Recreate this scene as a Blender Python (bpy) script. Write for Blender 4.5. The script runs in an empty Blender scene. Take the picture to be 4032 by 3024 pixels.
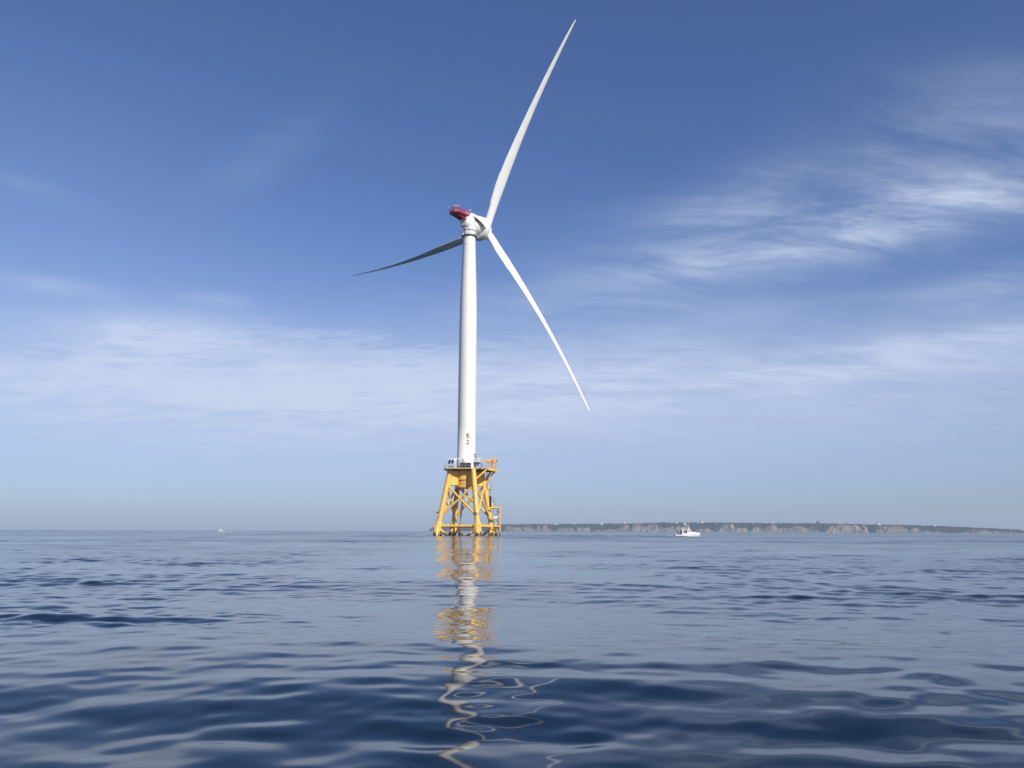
import bpy, math, random
import numpy as np
from mathutils import Vector, Matrix

random.seed(7)
rng = np.random.default_rng(11)
S = bpy.context.scene
COL = S.collection
R = math.radians

# ------------------------------------------------------------------ camera
CAM_H = 1.45
PITCH, ROLL, FPX = R(10.09), R(0.24), 3260.0
_f = Vector((0, math.cos(PITCH), math.sin(PITCH)))
_u0 = Vector((0, -math.sin(PITCH), math.cos(PITCH)))
_r0 = Vector((1, 0, 0))
_r = _r0 * math.cos(ROLL) + _u0 * math.sin(ROLL)
_u = _u0 * math.cos(ROLL) - _r0 * math.sin(ROLL)
cam_d = bpy.data.cameras.new('camera')
cam_d.sensor_width = 36.0
cam_d.lens = 36.0 * FPX / 4032.0
cam_d.clip_start = 0.1
cam_d.clip_end = 60000
cam = bpy.data.objects.new('camera', cam_d)
COL.objects.link(cam)
m = Matrix.Identity(4)
for i, v in enumerate((_r, _u, -_f)):
    for j in range(3):
        m[j][i] = v[j]
m.translation = (0, 0, CAM_H)
cam.matrix_world = m
S.camera = cam

# ------------------------------------------------------------------ light
SUN_AZ, SUN_EL = R(144), R(33)          # azimuth from +Y towards +X
sdir = Vector((math.sin(SUN_AZ) * math.cos(SUN_EL), math.cos(SUN_AZ) * math.cos(SUN_EL), math.sin(SUN_EL)))
sun_d = bpy.data.lights.new('sun', 'SUN')
sun_d.energy = 5.0
sun_d.angle = R(0.5)
sun_d.color = (1.0, 0.92, 0.79)
sun = bpy.data.objects.new('sun', sun_d)
COL.objects.link(sun)
sun.rotation_euler = sdir.to_track_quat('Z', 'Y').to_euler()
sun.location = (60, -100, 120)

S.view_settings.view_transform = 'Standard'
S.view_settings.look = 'None'
S.view_settings.exposure = 0.0
S.view_settings.gamma = 1.0
S.cycles.max_bounces = 6
S.cycles.volume_bounces = 1
S.cycles.use_denoising = True
S.cycles.sample_clamp_indirect = 6.0


class NT:
    """small helper round a node tree"""
    def __init__(s, tree):
        s.t = tree
        s.n = tree.nodes
        s.l = tree.links

    def node(s, typ, **kw):
        n = s.n.new(typ)
        for k, v in kw.items():
            setattr(n, k, v)
        return n

    def put(s, sock, v):
        if isinstance(v, bpy.types.NodeSocket):
            s.l.new(v, sock)
        elif v is not None:
            sock.default_value = v

    def math(s, op, a, b=None, c=None, clamp=False):
        n = s.node('ShaderNodeMath', operation=op, use_clamp=clamp)
        s.put(n.inputs[0], a)
        if b is not None: s.put(n.inputs[1], b)
        if c is not None: s.put(n.inputs[2], c)
        return n.outputs[0]

    def mix(s, fac, a, b, blend='MIX'):
        n = s.node('ShaderNodeMix', data_type='RGBA', blend_type=blend)
        s.put(n.inputs[0], fac)
        s.put(n.inputs[6], a if isinstance(a, bpy.types.NodeSocket) else (*a[:3], 1))
        s.put(n.inputs[7], b if isinstance(b, bpy.types.NodeSocket) else (*b[:3], 1))
        return n.outputs[2]

    def smooth(s, x, a, b, lo=0.0, hi=1.0):
        n = s.node('ShaderNodeMapRange', interpolation_type='SMOOTHSTEP')
        s.put(n.inputs[0], x)
        for i, v in enumerate((a, b, lo, hi)):
            n.inputs[i + 1].default_value = v
        return n.outputs[0]

    def noise(s, vec, scale, detail=4, rough=0.55, dist=0.0):
        n = s.node('ShaderNodeTexNoise')
        if vec is not None: s.l.new(vec, n.inputs['Vector'])
        n.inputs['Scale'].default_value = scale
        n.inputs['Detail'].default_value = detail
        n.inputs['Roughness'].default_value = rough
        n.inputs['Distortion'].default_value = dist
        return n.outputs[0]

    def comb(s, x, y, z):
        n = s.node('ShaderNodeCombineXYZ')
        for i, v in enumerate((x, y, z)):
            s.put(n.inputs[i], v)
        return n.outputs[0]


# ------------------------------------------------------------------ sky
def build_world():
    w = bpy.data.worlds.new('World')
    S.world = w
    w.use_nodes = True
    t = NT(w.node_tree)
    t.n.clear()
    out = t.node('ShaderNodeOutputWorld')
    bg = t.node('ShaderNodeBackground')
    sky = t.node('ShaderNodeTexSky', sky_type='NISHITA')
    sky.sun_disc = False
    sky.sun_elevation = SUN_EL
    sky.sun_rotation = SUN_AZ
    sky.altitude = 0
    sky.air_density = 1.0
    sky.dust_density = 0.6
    sky.ozone_density = 2.5
    hs = t.node('ShaderNodeHueSaturation')
    hs.inputs['Saturation'].default_value = 1.0
    hs.inputs['Value'].default_value = 1.0
    t.l.new(sky.outputs[0], hs.inputs['Color'])
    base = t.mix(1.0, hs.outputs[0], (0.68, 0.80, 1.13), 'MULTIPLY')
    tc = t.node('ShaderNodeTexCoord')
    sp = t.node('ShaderNodeSeparateXYZ')
    t.l.new(tc.outputs['Generated'], sp.inputs[0])
    x, y, z = sp.outputs
    DEG = 180 / math.pi
    az = t.math('MULTIPLY', t.math('ARCTAN2', x, y), DEG)
    el = t.math('MULTIPLY', t.math('ARCSINE', z), DEG)
    # a flat cloud layer overhead: direction projected to a level sheet
    zz = t.math('ADD', t.math('MAXIMUM', z, 0.0), 0.10)
    px = t.math('DIVIDE', x, zz)
    py = t.math('DIVIDE', y, zz)
    v1 = t.comb(t.math('MULTIPLY', px, 0.55), py, 0.0)
    n_big = t.noise(v1, 1.1, 9, 0.62, 0.5)
    v2 = t.comb(t.math('ADD', t.math('MULTIPLY', px, 1.0), t.math('MULTIPLY', py, 0.25)),
                t.math('SUBTRACT', t.math('MULTIPLY', py, 2.3), t.math('MULTIPLY', px, 0.5)), 3.7)
    n_fib = t.noise(v2, 1.5, 12, 0.66, 0.6)
    v3 = t.comb(t.math('MULTIPLY', px, 1.4), t.math('MULTIPLY', py, 3.2), 9.1)
    n_rip = t.noise(v3, 2.6, 6, 0.6, 0.4)
    n_fine = t.noise(t.comb(t.math('MULTIPLY', px, 1.0), t.math('MULTIPLY', py, 2.2), 5.5), 9.0, 6, 0.62, 0.6)

    def blob(a0, e0, tilt, sa, se, k):
        c, s_ = math.cos(R(tilt)), math.sin(R(tilt))
        da = t.math('SUBTRACT', az, a0)
        de = t.math('SUBTRACT', el, e0)
        p = t.math('ADD', t.math('MULTIPLY', da, c / sa), t.math('MULTIPLY', de, s_ / sa))
        q = t.math('SUBTRACT', t.math('MULTIPLY', de, c / se), t.math('MULTIPLY', da, s_ / se))
        r2 = t.math('ADD', t.math('MULTIPLY', p, p), t.math('MULTIPLY', q, q))
        return t.math('MULTIPLY', t.math('EXPONENT', t.math('MULTIPLY', r2, -1.0)), k)

    def total(bl):
        a = None
        for b in bl:
            v = blob(*b)
            a = v if a is None else t.math('ADD', a, v)
        return a
    puffs = total([(-24.0, 12.6, 3, 7, 1.3, 0.50), (-20, 9.0, 0, 17, 2.3, 0.35),
                   (3, 9.0, 0, 13, 2.4, 0.42), (27, 11.8, 1, 9, 0.9, 0.62), (21, 10.0, 1, 10, 1.0, 0.66), (8, 11.4, 2, 7, 1.2, 0.36),
                   (14, 13.6, 4, 8, 1.5, 0.30), (31, 14.4, 3, 6, 1.2, 0.48), (-30, 14.6, 0, 3, 0.5, 0.35), (-20, 14.9, 0, 2, 0.4, 0.30)])
    wisps = total([(33, 20.2, 3, 9, 1.5, 0.58), (24, 18.8, 3, 11, 1.4, 0.42), (14, 17.6, 4, 7, 0.8, 0.28), (20, 19.8, 3, 13, 2.6, 0.40),
                   (30, 24, 8, 9, 3.8, 0.24), (17, 22.5, 8, 7, 1.6, 0.18), (-17, 25, 38, 5, 1.4, 0.10), (6, 15.5, 3, 11, 2.2, 0.26),
                   (-31, 20.0, -8, 3, 0.6, 0.12)])
    mod1 = t.smooth(t.math('ADD', t.math('MULTIPLY', n_big, 0.72), t.math('MULTIPLY', n_rip, 0.28)), 0.38, 0.60, 0.22, 1.15)
    mod2 = t.smooth(t.math('ADD', t.math('MULTIPLY', n_fib, 0.75), t.math('MULTIPLY', n_big, 0.25)), 0.34, 0.66, 0.16, 1.2)
    a1 = t.math('MULTIPLY', puffs, mod1)
    a2 = t.math('MULTIPLY', wisps, mod2)
    a = t.math('ADD', a1, a2)
    # sheet of broken low cloud on the left with a ragged upper rim
    e2 = t.math('ADD', el, t.math('ADD', t.math('MULTIPLY', t.math('SUBTRACT', n_big, 0.5), 7.0), t.math('MULTIPLY', t.math('SUBTRACT', n_rip, 0.5), 6.5)))
    e2 = t.math('ADD', e2, t.math('MULTIPLY', t.math('SUBTRACT', n_fine, 0.5), 6.0))
    e2 = t.math('ADD', e2, t.smooth(az, -25.5, -30.0, 0.0, 2.2))
    rim = t.smooth(e2, 14.0, 11.4)
    sheet = t.math('MULTIPLY', t.math('MULTIPLY', rim, t.smooth(el, 1.5, 9.5)), t.smooth(az, 8.0, -9.0, 0.26, 0.64))
    sheet = t.math('MULTIPLY', sheet, t.smooth(t.math('ADD', t.math('MULTIPLY', n_rip, 0.6), t.math('MULTIPLY', n_big, 0.4)), 0.36, 0.62, 0.42, 1.12))
    a = t.math('ADD', a, sheet)
    a = t.math('MULTIPLY', a, t.smooth(n_fine, 0.34, 0.66, 0.88, 1.08))
    a = t.math('MINIMUM', t.math('MULTIPLY', a, 0.95), 0.80)
    # thin even veil low down
    veil = total([(-14, 8.0, 0, 34, 6.0, 0.66), (24, 8.0, 0, 22, 5.0, 0.40), (-34, 17, 0, 18, 9, 0.10)])
    col = t.mix(veil, base, (5.2, 5.95, 7.9))
    col = t.mix(a, col, (6.3, 7.2, 9.0))
    t.l.new(col, bg.inputs['Color'])
    bg.inputs['Strength'].default_value = 0.10
    t.l.new(bg.outputs[0], out.inputs[0])


build_world()


# ------------------------------------------------------------------ materials
def mat(name, base, rough=0.5, metal=0.0, var=0.12, vscale=1.2, spec=0.5, bump=0.0, coat=0.0):
    mt = bpy.data.materials.new(name)
    mt.use_nodes = True
    t = NT(mt.node_tree)
    b = t.n['Principled BSDF']
    tc = t.node('ShaderNodeTexCoord')
    n = t.noise(tc.outputs['Object'], vscale, 6, 0.6)
    k = t.smooth(n, 0.3, 0.7)
    lo = tuple(c * (1 - var) for c in base)
    hi = tuple(min(1, c * (1 + var * 0.6)) for c in base)
    t.l.new(t.mix(k, lo, hi), b.inputs['Base Color'])
    b.inputs['Metallic'].default_value = metal
    n2 = t.noise(tc.outputs['Object'], vscale * 3.1, 4, 0.6)
    t.l.new(t.smooth(n2, 0.3, 0.7, max(0.02, rough - 0.08), min(1, rough + 0.1)), b.inputs['Roughness'])
    b.inputs['Specular IOR Level'].default_value = spec
    if bump:
        bp = t.node('ShaderNodeBump')
        bp.inputs['Strength'].default_value = bump
        t.l.new(n2, bp.inputs['Height'])
        t.l.new(bp.outputs[0], b.inputs['Normal'])
    return mt


def yellow_mat():
    mt = mat('yellow_marine_paint', (0.84, 0.50, 0.10), 0.42, var=0.08, vscale=0.5)
    t = NT(mt.node_tree)
    b = t.n['Principled BSDF']
    src = b.inputs['Base Color'].links[0].from_socket
    tc = t.node('ShaderNodeTexCoord')
    sp = t.node('ShaderNodeSeparateXYZ')
    t.l.new(tc.outputs['Object'], sp.inputs[0])
    z = sp.outputs[2]
    st = t.noise(t.comb(t.math('MULTIPLY', sp.outputs[0], 2.2), t.math('MULTIPLY', sp.outputs[1], 2.2),
                        t.math('MULTIPLY', z, 0.22)), 1.0, 6, 0.65)
    rust = t.smooth(st, 0.56, 0.72, 0.0, 0.5)
    c = t.mix(rust, src, (0.36, 0.17, 0.05))
    n = t.noise(tc.outputs['Object'], 0.9, 5, 0.7)
    edge = t.math('ADD', z, t.math('MULTIPLY', t.math('SUBTRACT', n, 0.5), -5.0))
    grow = t.smooth(edge, 1.15, 0.8, 0.0, 0.95)
    g2 = t.noise(tc.outputs['Object'], 3.0, 4, 0.7)
    c = t.mix(grow, c, t.mix(g2, (0.02, 0.018, 0.012), (0.10, 0.075, 0.04)))
    t.l.new(c, b.inputs['Base Color'])
    return mt


def tower_mat():
    mt = mat('white_tower_paint', (0.80, 0.775, 0.715), 0.38, var=0.03, vscale=0.25)
    t = NT(mt.node_tree)
    b = t.n['Principled BSDF']
    src = b.inputs['Base Color'].links[0].from_socket
    tc = t.node('ShaderNodeTexCoord')
    sp = t.node('ShaderNodeSeparateXYZ')
    t.l.new(tc.outputs['Object'], sp.inputs[0])
    n = t.noise(tc.outputs['Object'], 1.1, 3, 0.5)
    high = t.smooth(sp.outputs[2], 60, 73, 0.03, 0.125)
    k = t.math('MULTIPLY', t.math('GREATER_THAN', t.math('ADD', n, high), 0.755), 0.42)
    t.l.new(t.mix(k, src, (0.25, 0.23, 0.20)), b.inputs['Base Color'])
    return mt


M = {}
M['yellow'] = yellow_mat()
M['tower'] = tower_mat()
M['white'] = mat('white_gelcoat', (0.80, 0.79, 0.76), 0.35, var=0.04, vscale=0.4)
M['blade'] = mat('white_blade_gelcoat', (0.86, 0.855, 0.84), 0.32, var=0.03, vscale=0.3)
M['nacelle'] = mat('white_nacelle_shell', (0.78, 0.77, 0.74), 0.4, var=0.05, vscale=0.6)
M['grey'] = mat('grey_steel', (0.30, 0.31, 0.32), 0.5, 0.3)
M['galv'] = mat('galvanised_steel', (0.50, 0.49, 0.47), 0.45, 0.4)
M['dark'] = mat('dark_steel', (0.035, 0.036, 0.04), 0.5)
M['black'] = mat('black_rubber', (0.012, 0.012, 0.016), 0.55)
M['red'] = mat('red_paint', (0.42, 0.016, 0.034), 0.42, var=0.15)
M['ink'] = mat('black_lettering', (0.008, 0.008, 0.009), 0.6)
M['ink_faded'] = mat('faded_lettering', (0.20, 0.11, 0.03), 0.6)
M['deck'] = mat('deck_grating', (0.33, 0.24, 0.13), 0.7)
M['deck_edge'] = mat('weathered_deck_edge', (0.62, 0.42, 0.20), 0.6)
M['solar'] = mat('solar_cells', (0.008, 0.012, 0.03), 0.12)
M['orange'] = mat('orange_crane_paint', (0.76, 0.40, 0.085), 0.45)
M['glass'] = mat('dark_cabin_glass', (0.03, 0.035, 0.04), 0.08)
M['hull'] = mat('white_hull', (0.82, 0.81, 0.79), 0.25, var=0.03)
M['cloth'] = mat('navy_clothing', (0.018, 0.02, 0.04), 0.85)
M['cloth2'] = mat('grey_clothing', (0.12, 0.10, 0.09), 0.85)
M['skin'] = mat('skin', (0.45, 0.27, 0.19), 0.55)
M['house'] = mat('white_house_wall', (0.78, 0.77, 0.75), 0.6)
M['roof'] = mat('grey_shingle_roof', (0.30, 0.30, 0.31), 0.8)
M['brick'] = mat('dark_brick', (0.10, 0.06, 0.05), 0.85)
M['foam'] = mat('sea_foam', (0.80, 0.82, 0.84), 0.7)


# ------------------------------------------------------------------ mesh helper
def frame(d):
    d = Vector(d).normalized()
    a = Vector((0, 0, 1)) if abs(d.z) < 0.95 else Vector((1, 0, 0))
    x = d.cross(a).normalized()
    return x, d.cross(x).normalized(), d


class MB:
    def __init__(s):
        s.v, s.f, s.sm, s.mi = [], [], [], []

    def add(s, vs, fs, smooth=False, mi=0):
        o = len(s.v)
        s.v += [tuple(v) for v in vs]
        s.f += [tuple(i + o for i in f) for f in fs]
        s.sm += [smooth] * len(fs)
        s.mi += [mi] * len(fs)
        return s

    def rings(s, rings, smooth=True, cap=True, closed=True, mi=0):
        n = len(rings[0])
        vs = [v for r in rings for v in r]
        fs = []
        for k in range(len(rings) - 1):
            for i in range(n if closed else n - 1):
                j = (i + 1) % n
                fs.append((k * n + i, k * n + j, (k + 1) * n + j, (k + 1) * n + i))
        s.add(vs, fs, smooth, mi)
        if cap:
            s.add(rings[0], [tuple(range(n))[::-1]], False, mi)
            s.add(rings[-1], [tuple(range(n))], False, mi)
        return s

    def tube(s, p0, p1, r0, r1=None, n=16, cap=True, mi=0):
        return s.path([p0, p1], [r0, r0 if r1 is None else r1], n, cap, mi)

    def path(s, pts, rs, n=12, cap=True, mi=0):
        pts = [Vector(p) for p in pts]
        if not isinstance(rs, (list, tuple)):
            rs = [rs] * len(pts)
        x = None
        rings = []
        for i, p in enumerate(pts):
            d = (pts[min(i + 1, len(pts) - 1)] - pts[max(i - 1, 0)]).normalized()
            if x is None:
                x, y, _ = frame(d)
            else:
                x = (x - d * x.dot(d)).normalized()
                y = d.cross(x)
            rings.append([p + (x * math.cos(a) + y * math.sin(a)) * rs[i]
                          for a in [2 * math.pi * k / n for k in range(n)]])
        return s.rings(rings, True, cap, True, mi)

    def lathe(s, prof, origin, axis, n=32, cap=True, mi=0):
        x, y, d = frame(axis)
        o = Vector(origin)
        rings = [[o + d * h + (x * math.cos(a) + y * math.sin(a)) * r
                  for a in [2 * math.pi * k / n for k in range(n)]] for (h, r) in prof]
        return s.rings(rings, True, cap, True, mi)

    def box(s, c, size, ax=None, mi=0):
        c = Vector(c)
        if ax is None:
            ax = (Vector((1, 0, 0)), Vector((0, 1, 0)), Vector((0, 0, 1)))
        h = [Vector(a) * (q / 2) for a, q in zip(ax, size)]
        vs = [c + h[0] * i + h[1] * j + h[2] * k for k in (-1, 1) for j in (-1, 1) for i in (-1, 1)]
        fs = [(0, 2, 3, 1), (4, 5, 7, 6), (0, 1, 5, 4), (2, 6, 7, 3), (0, 4, 6, 2), (1, 3, 7, 5)]
        return s.add(vs, fs, False, mi)

    def prism(s, poly, z0, z1, mi=0):
        n = len(poly)
        vs = [(p[0], p[1], z0) for p in poly] + [(p[0], p[1], z1) for p in poly]
        fs = [tuple(range(n))[::-1], tuple(range(n, 2 * n))]
        fs += [(i, (i + 1) % n, n + (i + 1) % n, n + i) for i in range(n)]
        return s.add(vs, fs, False, mi)

    def build(s, name, material, parent=None, fix=True):
        me = bpy.data.meshes.new(name)
        me.from_pydata(s.v, [], s.f)
        me.polygons.foreach_set('use_smooth', s.sm)
        for q in (material if isinstance(material, (list, tuple)) else [material]):
            me.materials.append(q)
        me.polygons.foreach_set('material_index', s.mi)
        if fix:
            import bmesh
            bm = bmesh.new()
            bm.from_mesh(me)
            bmesh.ops.recalc_face_normals(bm, faces=bm.faces)
            bm.to_mesh(me)
            bm.free()
        o = bpy.data.objects.new(name, me)
        COL.objects.link(o)
        if parent is not None:
            o.parent = parent
        return o


def tag(o, label=None, cat=None, group=None, kind=None):
    if label: o['label'] = label
    if cat: o['category'] = cat
    if group: o['group'] = group
    if kind: o['kind'] = kind
    return o


def thing(name, label, cat, loc, group=None, rotz=0.0):
    o = bpy.data.objects.new(name, None)
    o.empty_display_size = 0.5
    COL.objects.link(o)
    o.location = loc
    o.rotation_euler = (0, 0, rotz)
    return tag(o, label, cat, group)


def text_mesh(txt, size, align='CENTER', thick=0.0):
    cu = bpy.data.curves.new('lettering', 'FONT')
    cu.body = txt
    cu.size = size
    cu.align_x = align
    cu.align_y = 'CENTER'
    cu.offset = thick
    cu.resolution_u = 3
    ob = bpy.data.objects.new('lettering', cu)
    COL.objects.link(ob)
    dg = bpy.context.evaluated_depsgraph_get()
    me = bpy.data.meshes.new_from_object(ob.evaluated_get(dg))
    bpy.data.objects.remove(ob)
    return me


def wrap_text(txt, size, radius, ang, z, material, parent, thick=0.0, stretch=1.0):
    """lettering wrapped on a cylinder round the parent's z axis; ang from -Y towards +X"""
    me = text_mesh(txt, size, thick=thick)
    import bmesh
    bm = bmesh.new()
    bm.from_mesh(me)
    x0 = min(v.co.x for v in bm.verts)
    x1 = max(v.co.x for v in bm.verts)
    x0 += 0.08
    while x0 < x1:                                               # cut into strips so the letters bend with the steel
        bmesh.ops.bisect_plane(bm, geom=bm.verts[:] + bm.edges[:] + bm.faces[:], plane_co=(x0, 0, 0), plane_no=(1, 0, 0))
        x0 += 0.12
    bm.to_mesh(me)
    bm.free()
    for v in me.vertices:
        a = ang + v.co.x * stretch / radius
        v.co = (math.sin(a) * radius, -math.cos(a) * radius, z + v.co.y)
    me.materials.clear()
    me.materials.append(material)
    o = bpy.data.objects.new('lettering', me)
    COL.objects.link(o)
    o.parent = parent
    return o


def railing(mb, pts, h, r=0.035, post=1.5, closed=False):
    pts = [Vector(p) for p in pts]
    if closed: pts = pts + [pts[0]]
    for a, b in zip(pts[:-1], pts[1:]):
        n = max(1, round((b - a).length / post))
        for k in range(n + (0 if closed else 1)):
            p = a.lerp(b, k / n)
            mb.tube(p, p + Vector((0, 0, h)), r, n=6)
        for f in (1.0, 0.55):
            mb.tube(a + Vector((0, 0, h * f)), b + Vector((0, 0, h * f)), r * 0.9, n=6)


# ------------------------------------------------------------------ water
def pix_dir(px, py):
    d = _f + _r * ((px - 2016) / FPX) + _u * ((1512 - py) / FPX)
    return d


def at(px, dist):
    """level point seen at picture column px (near the horizon), dist metres away in depth"""
    d = pix_dir(px, 2092)
    return Vector((d.x / d.y * dist, dist, 0))


def vnoise(x, y, seed=0):
    x = np.asarray(x, float); y = np.asarray(y, float)
    xi, yi = np.floor(x).astype(np.int64), np.floor(y).astype(np.int64)
    xf, yf = x - xi, y - yi
    def h(i, j):
        n = (i * 374761393 + j * 668265263 + seed * 974711) & 0xffffffff
        n = ((n ^ (n >> 13)) * 1274126177) & 0xffffffff
        return ((n ^ (n >> 16)) & 0xffff) / 65535.0
    sx, sy = xf * xf * (3 - 2 * xf), yf * yf * (3 - 2 * yf)
    return (h(xi, yi) * (1 - sx) + h(xi + 1, yi) * sx) * (1 - sy) + (h(xi, yi + 1) * (1 - sx) + h(xi + 1, yi + 1) * sx) * sy


def fbm(x, y, oct=4, seed=0):
    a, s, tot = 1.0, 0.0, 0.0
    for o in range(oct):
        s = s + a * vnoise(x * 2 ** o, y * 2 ** o, seed + o * 17)
        tot += a
        a *= 0.55
    return s / tot


def build_sea():
    d = [0.6]
    while d[-1] < 11500:
        q = d[-1]
        st = max(0.04, 0.0019 * q) if q < 320 else 0.0019 * q + 0.0035 * (q - 320)
        d.append(q + min(st, 400))
    d = np.array(d)
    dth = 0.0022
    side = np.arange(0.74, 1.30, 0.0055)
    th = np.r_[-side[::-1], np.arange(-0.74 + dth, 0.74 - dth / 2, dth), side]
    D, TH = np.meshgrid(d, th, indexing='ij')
    X = (D * np.sin(TH)).ravel()
    Y = (D * np.cos(TH)).ravel()
    dd = D.ravel()
    ds = np.maximum(np.interp(dd, d, np.gradient(d)), np.where(np.abs(TH.ravel()) > 0.738, 0.0055, dth) * dd)
    N = 170
    sr = np.random.default_rng(SEA_SEED)
    u = (np.arange(N) + sr.random(N)) / N
    lam = 0.21 * (20 / 0.21) ** u
    ang = sr.normal(0, 1, N) * np.where(lam > 4, 0.42, 0.70) + np.where(lam > 3, 0.30, -0.1) + math.pi   # heading roughly at the camera
    k = 2 * np.pi / lam
    lo = np.log(lam)
    den = np.zeros(N)
    for l0, wd, sg in ((0.26, 0.20, 0.010), (0.42, 0.30, 0.021), (0.75, 0.35, 0.033), (1.4, 0.35, 0.022), (3.2, 0.40, 0.015), (9.0, 0.40, 0.011), (17, 0.3, 0.007)):
        g0 = np.exp(-((lo - math.log(l0)) / wd) ** 2)
        den += sg ** 2 * g0 / g0.sum()                             # share of slope variance
    slope = np.sqrt(2 * den)
    ph = sr.random(N) * 2 * np.pi
    kx, ky = k * np.sin(ang), k * np.cos(ang)
    amp = slope / k
    Z = np.zeros_like(X)
    miss = np.zeros_like(X)
    # calm and ruffled patches
    def ruffle(sx, sy, seed):
        f = fbm(X / sx + 0.15 * Y / sy + 300, Y / sy + 300, 3, seed)
        p = np.clip((f - 0.50) / 0.20, 0, 1)
        return p * p * (3 - 2 * p)
    patch = 0.56 + 0.6 * ruffle(14, 7, 83) + 1.25 * ruffle(4.5, 2.2, 51) * (0.45 + 0.55 * ruffle(30, 14, 57)) + 0.6 * ruffle(60, 45, 63)
    patch *= 1 - 0.66 * np.exp(-((X + 14.4 / 263 * Y) / (6.0 + 0.02 * dd)) ** 2) * np.clip((dd - 7.0) / 6, 0.15, 1)          # calmer lane added along the turbine's reflection to strengthen its colour
    patch += 1.4 * np.clip((dd - 50) / 130, 0, 1) * ruffle(22, 24, 71) * (1 - 0.6 * np.exp(-((X + 14.4 / 263 * Y) / 10.0) ** 2))
    for i in range(N):
        w = np.clip((lam[i] / ds - 3.2) / 3.5, 0, 1)
        g = patch if lam[i] < 7 else 1.0
        act = w > 0
        Z[act] += (amp[i] * w * (g if np.isscalar(g) else g))[act] * np.sin(kx[i] * X[act] + ky[i] * Y[act] + ph[i]) \
            if not np.isscalar(g) else amp[i] * w[act] * np.sin(kx[i] * X[act] + ky[i] * Y[act] + ph[i])
        miss += 0.5 * slope[i] ** 2 * (1 - w ** 2) * (1.0 if np.isscalar(g) else g ** 2)
    # a low swell group rolling in across the near water
    ys = Y + 0.22 * X
    kk = 2 * np.pi / 14.5
    Z += 0.037 / kk * np.sin(kk * (ys - 6.5)) * np.exp(-(np.hypot(X + 2, Y - 8) / 38.0) ** 2)
    # wake of the boat and of an earlier pass beside the foundation
    b0 = BOAT
    cy = b0.y - 6.0 + (b0.x - X) * 0.10
    env = np.exp(-((Y - cy) / 20.0) ** 2) * np.clip((b0.x + 1 - X) / 6, 0, 1) * np.clip((X - b0.x + 62) / 25, 0, 1)
    Z += env * 0.27 * np.sin(2 * np.pi / 5.2 * (Y + 0.25 * X)) * (0.6 + 0.4 * np.sin(X * 0.9))
    env2 = np.exp(-((Y - 262 - (X + 25) * 0.25) / 5.0) ** 2) * np.clip((-19 - X) / 6, 0, 1) * np.clip((X + 60) / 20, 0, 1)
    Z += env2 * 0.18 * np.sin(2 * np.pi / 5.0 * (Y - 0.2 * X)) * (0.6 + 0.4 * np.sin(X * 0.7))
    rough = np.sqrt(np.sqrt(2 * miss * 0.11 + 0.03 ** 4))
    rough = np.clip(rough, 0.02, 0.30)
    nr, nc = D.shape
    # coarse remainder of the circle, out of the camera's way
    th2 = np.linspace(side[-1], 2 * np.pi - side[-1], 60)
    d2 = np.array([0.0, 5, 15, 40, 100, 250, 600, 1500, 4000, 11500])
    D2, T2 = np.meshgrid(d2, th2, indexing='ij')
    X2, Y2 = (D2 * np.sin(T2)).ravel(), (D2 * np.cos(T2)).ravel()
    co = np.stack([np.r_[X, X2], np.r_[Y, Y2], np.r_[Z, np.zeros_like(X2) - 0.02]], 1)
    rr = np.r_[rough, np.full(len(X2), 0.27)]

    def quads(nr, nc, off):
        i = np.arange(nr - 1)[:, None] * nc + np.arange(nc - 1)[None, :] + off
        return np.stack([i, i + 1, i + nc + 1, i + nc], -1).reshape(-1, 4)
    q = np.vstack([quads(nr, nc, 0), quads(len(d2), len(th2), nr * nc)])
    q = q[:, ::-1]                                              # normals up
    me = bpy.data.meshes.new('water')
    me.vertices.add(len(co))
    me.vertices.foreach_set('co', co.astype(np.float32).ravel())
    me.loops.add(q.size)
    me.loops.foreach_set('vertex_index', q.astype(np.int32).ravel())
    me.polygons.add(len(q))
    me.polygons.foreach_set('loop_start', (np.arange(len(q)) * 4).astype(np.int32))
    me.update(calc_edges=True)
    me.polygons.foreach_set('use_smooth', np.ones(len(q), bool))
    at_ = me.attributes.new('ripple', 'FLOAT', 'POINT')
    at_.data.foreach_set('value', rr.astype(np.float32))
    mt = bpy.data.materials.new('sea_water')
    mt.use_nodes = True
    t = NT(mt.node_tree)
    b = t.n['Principled BSDF']
    b.inputs['Base Color'].default_value = (0.004, 0.015, 0.030, 1)
    b.inputs['IOR'].default_value = 1.333
    b.inputs['Specular IOR Level'].default_value = 0.5
    a = t.node('ShaderNodeAttribute', attribute_name='ripple')
    t.l.new(a.outputs['Fac'], b.inputs['Roughness'])
    me.materials.append(mt)
    o = bpy.data.objects.new('water', me)
    COL.objects.link(o)
    tag(o, kind='structure')
    return o


BOAT = at(2706, 288)
SEA_SEED = 25
build_sea()


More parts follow.
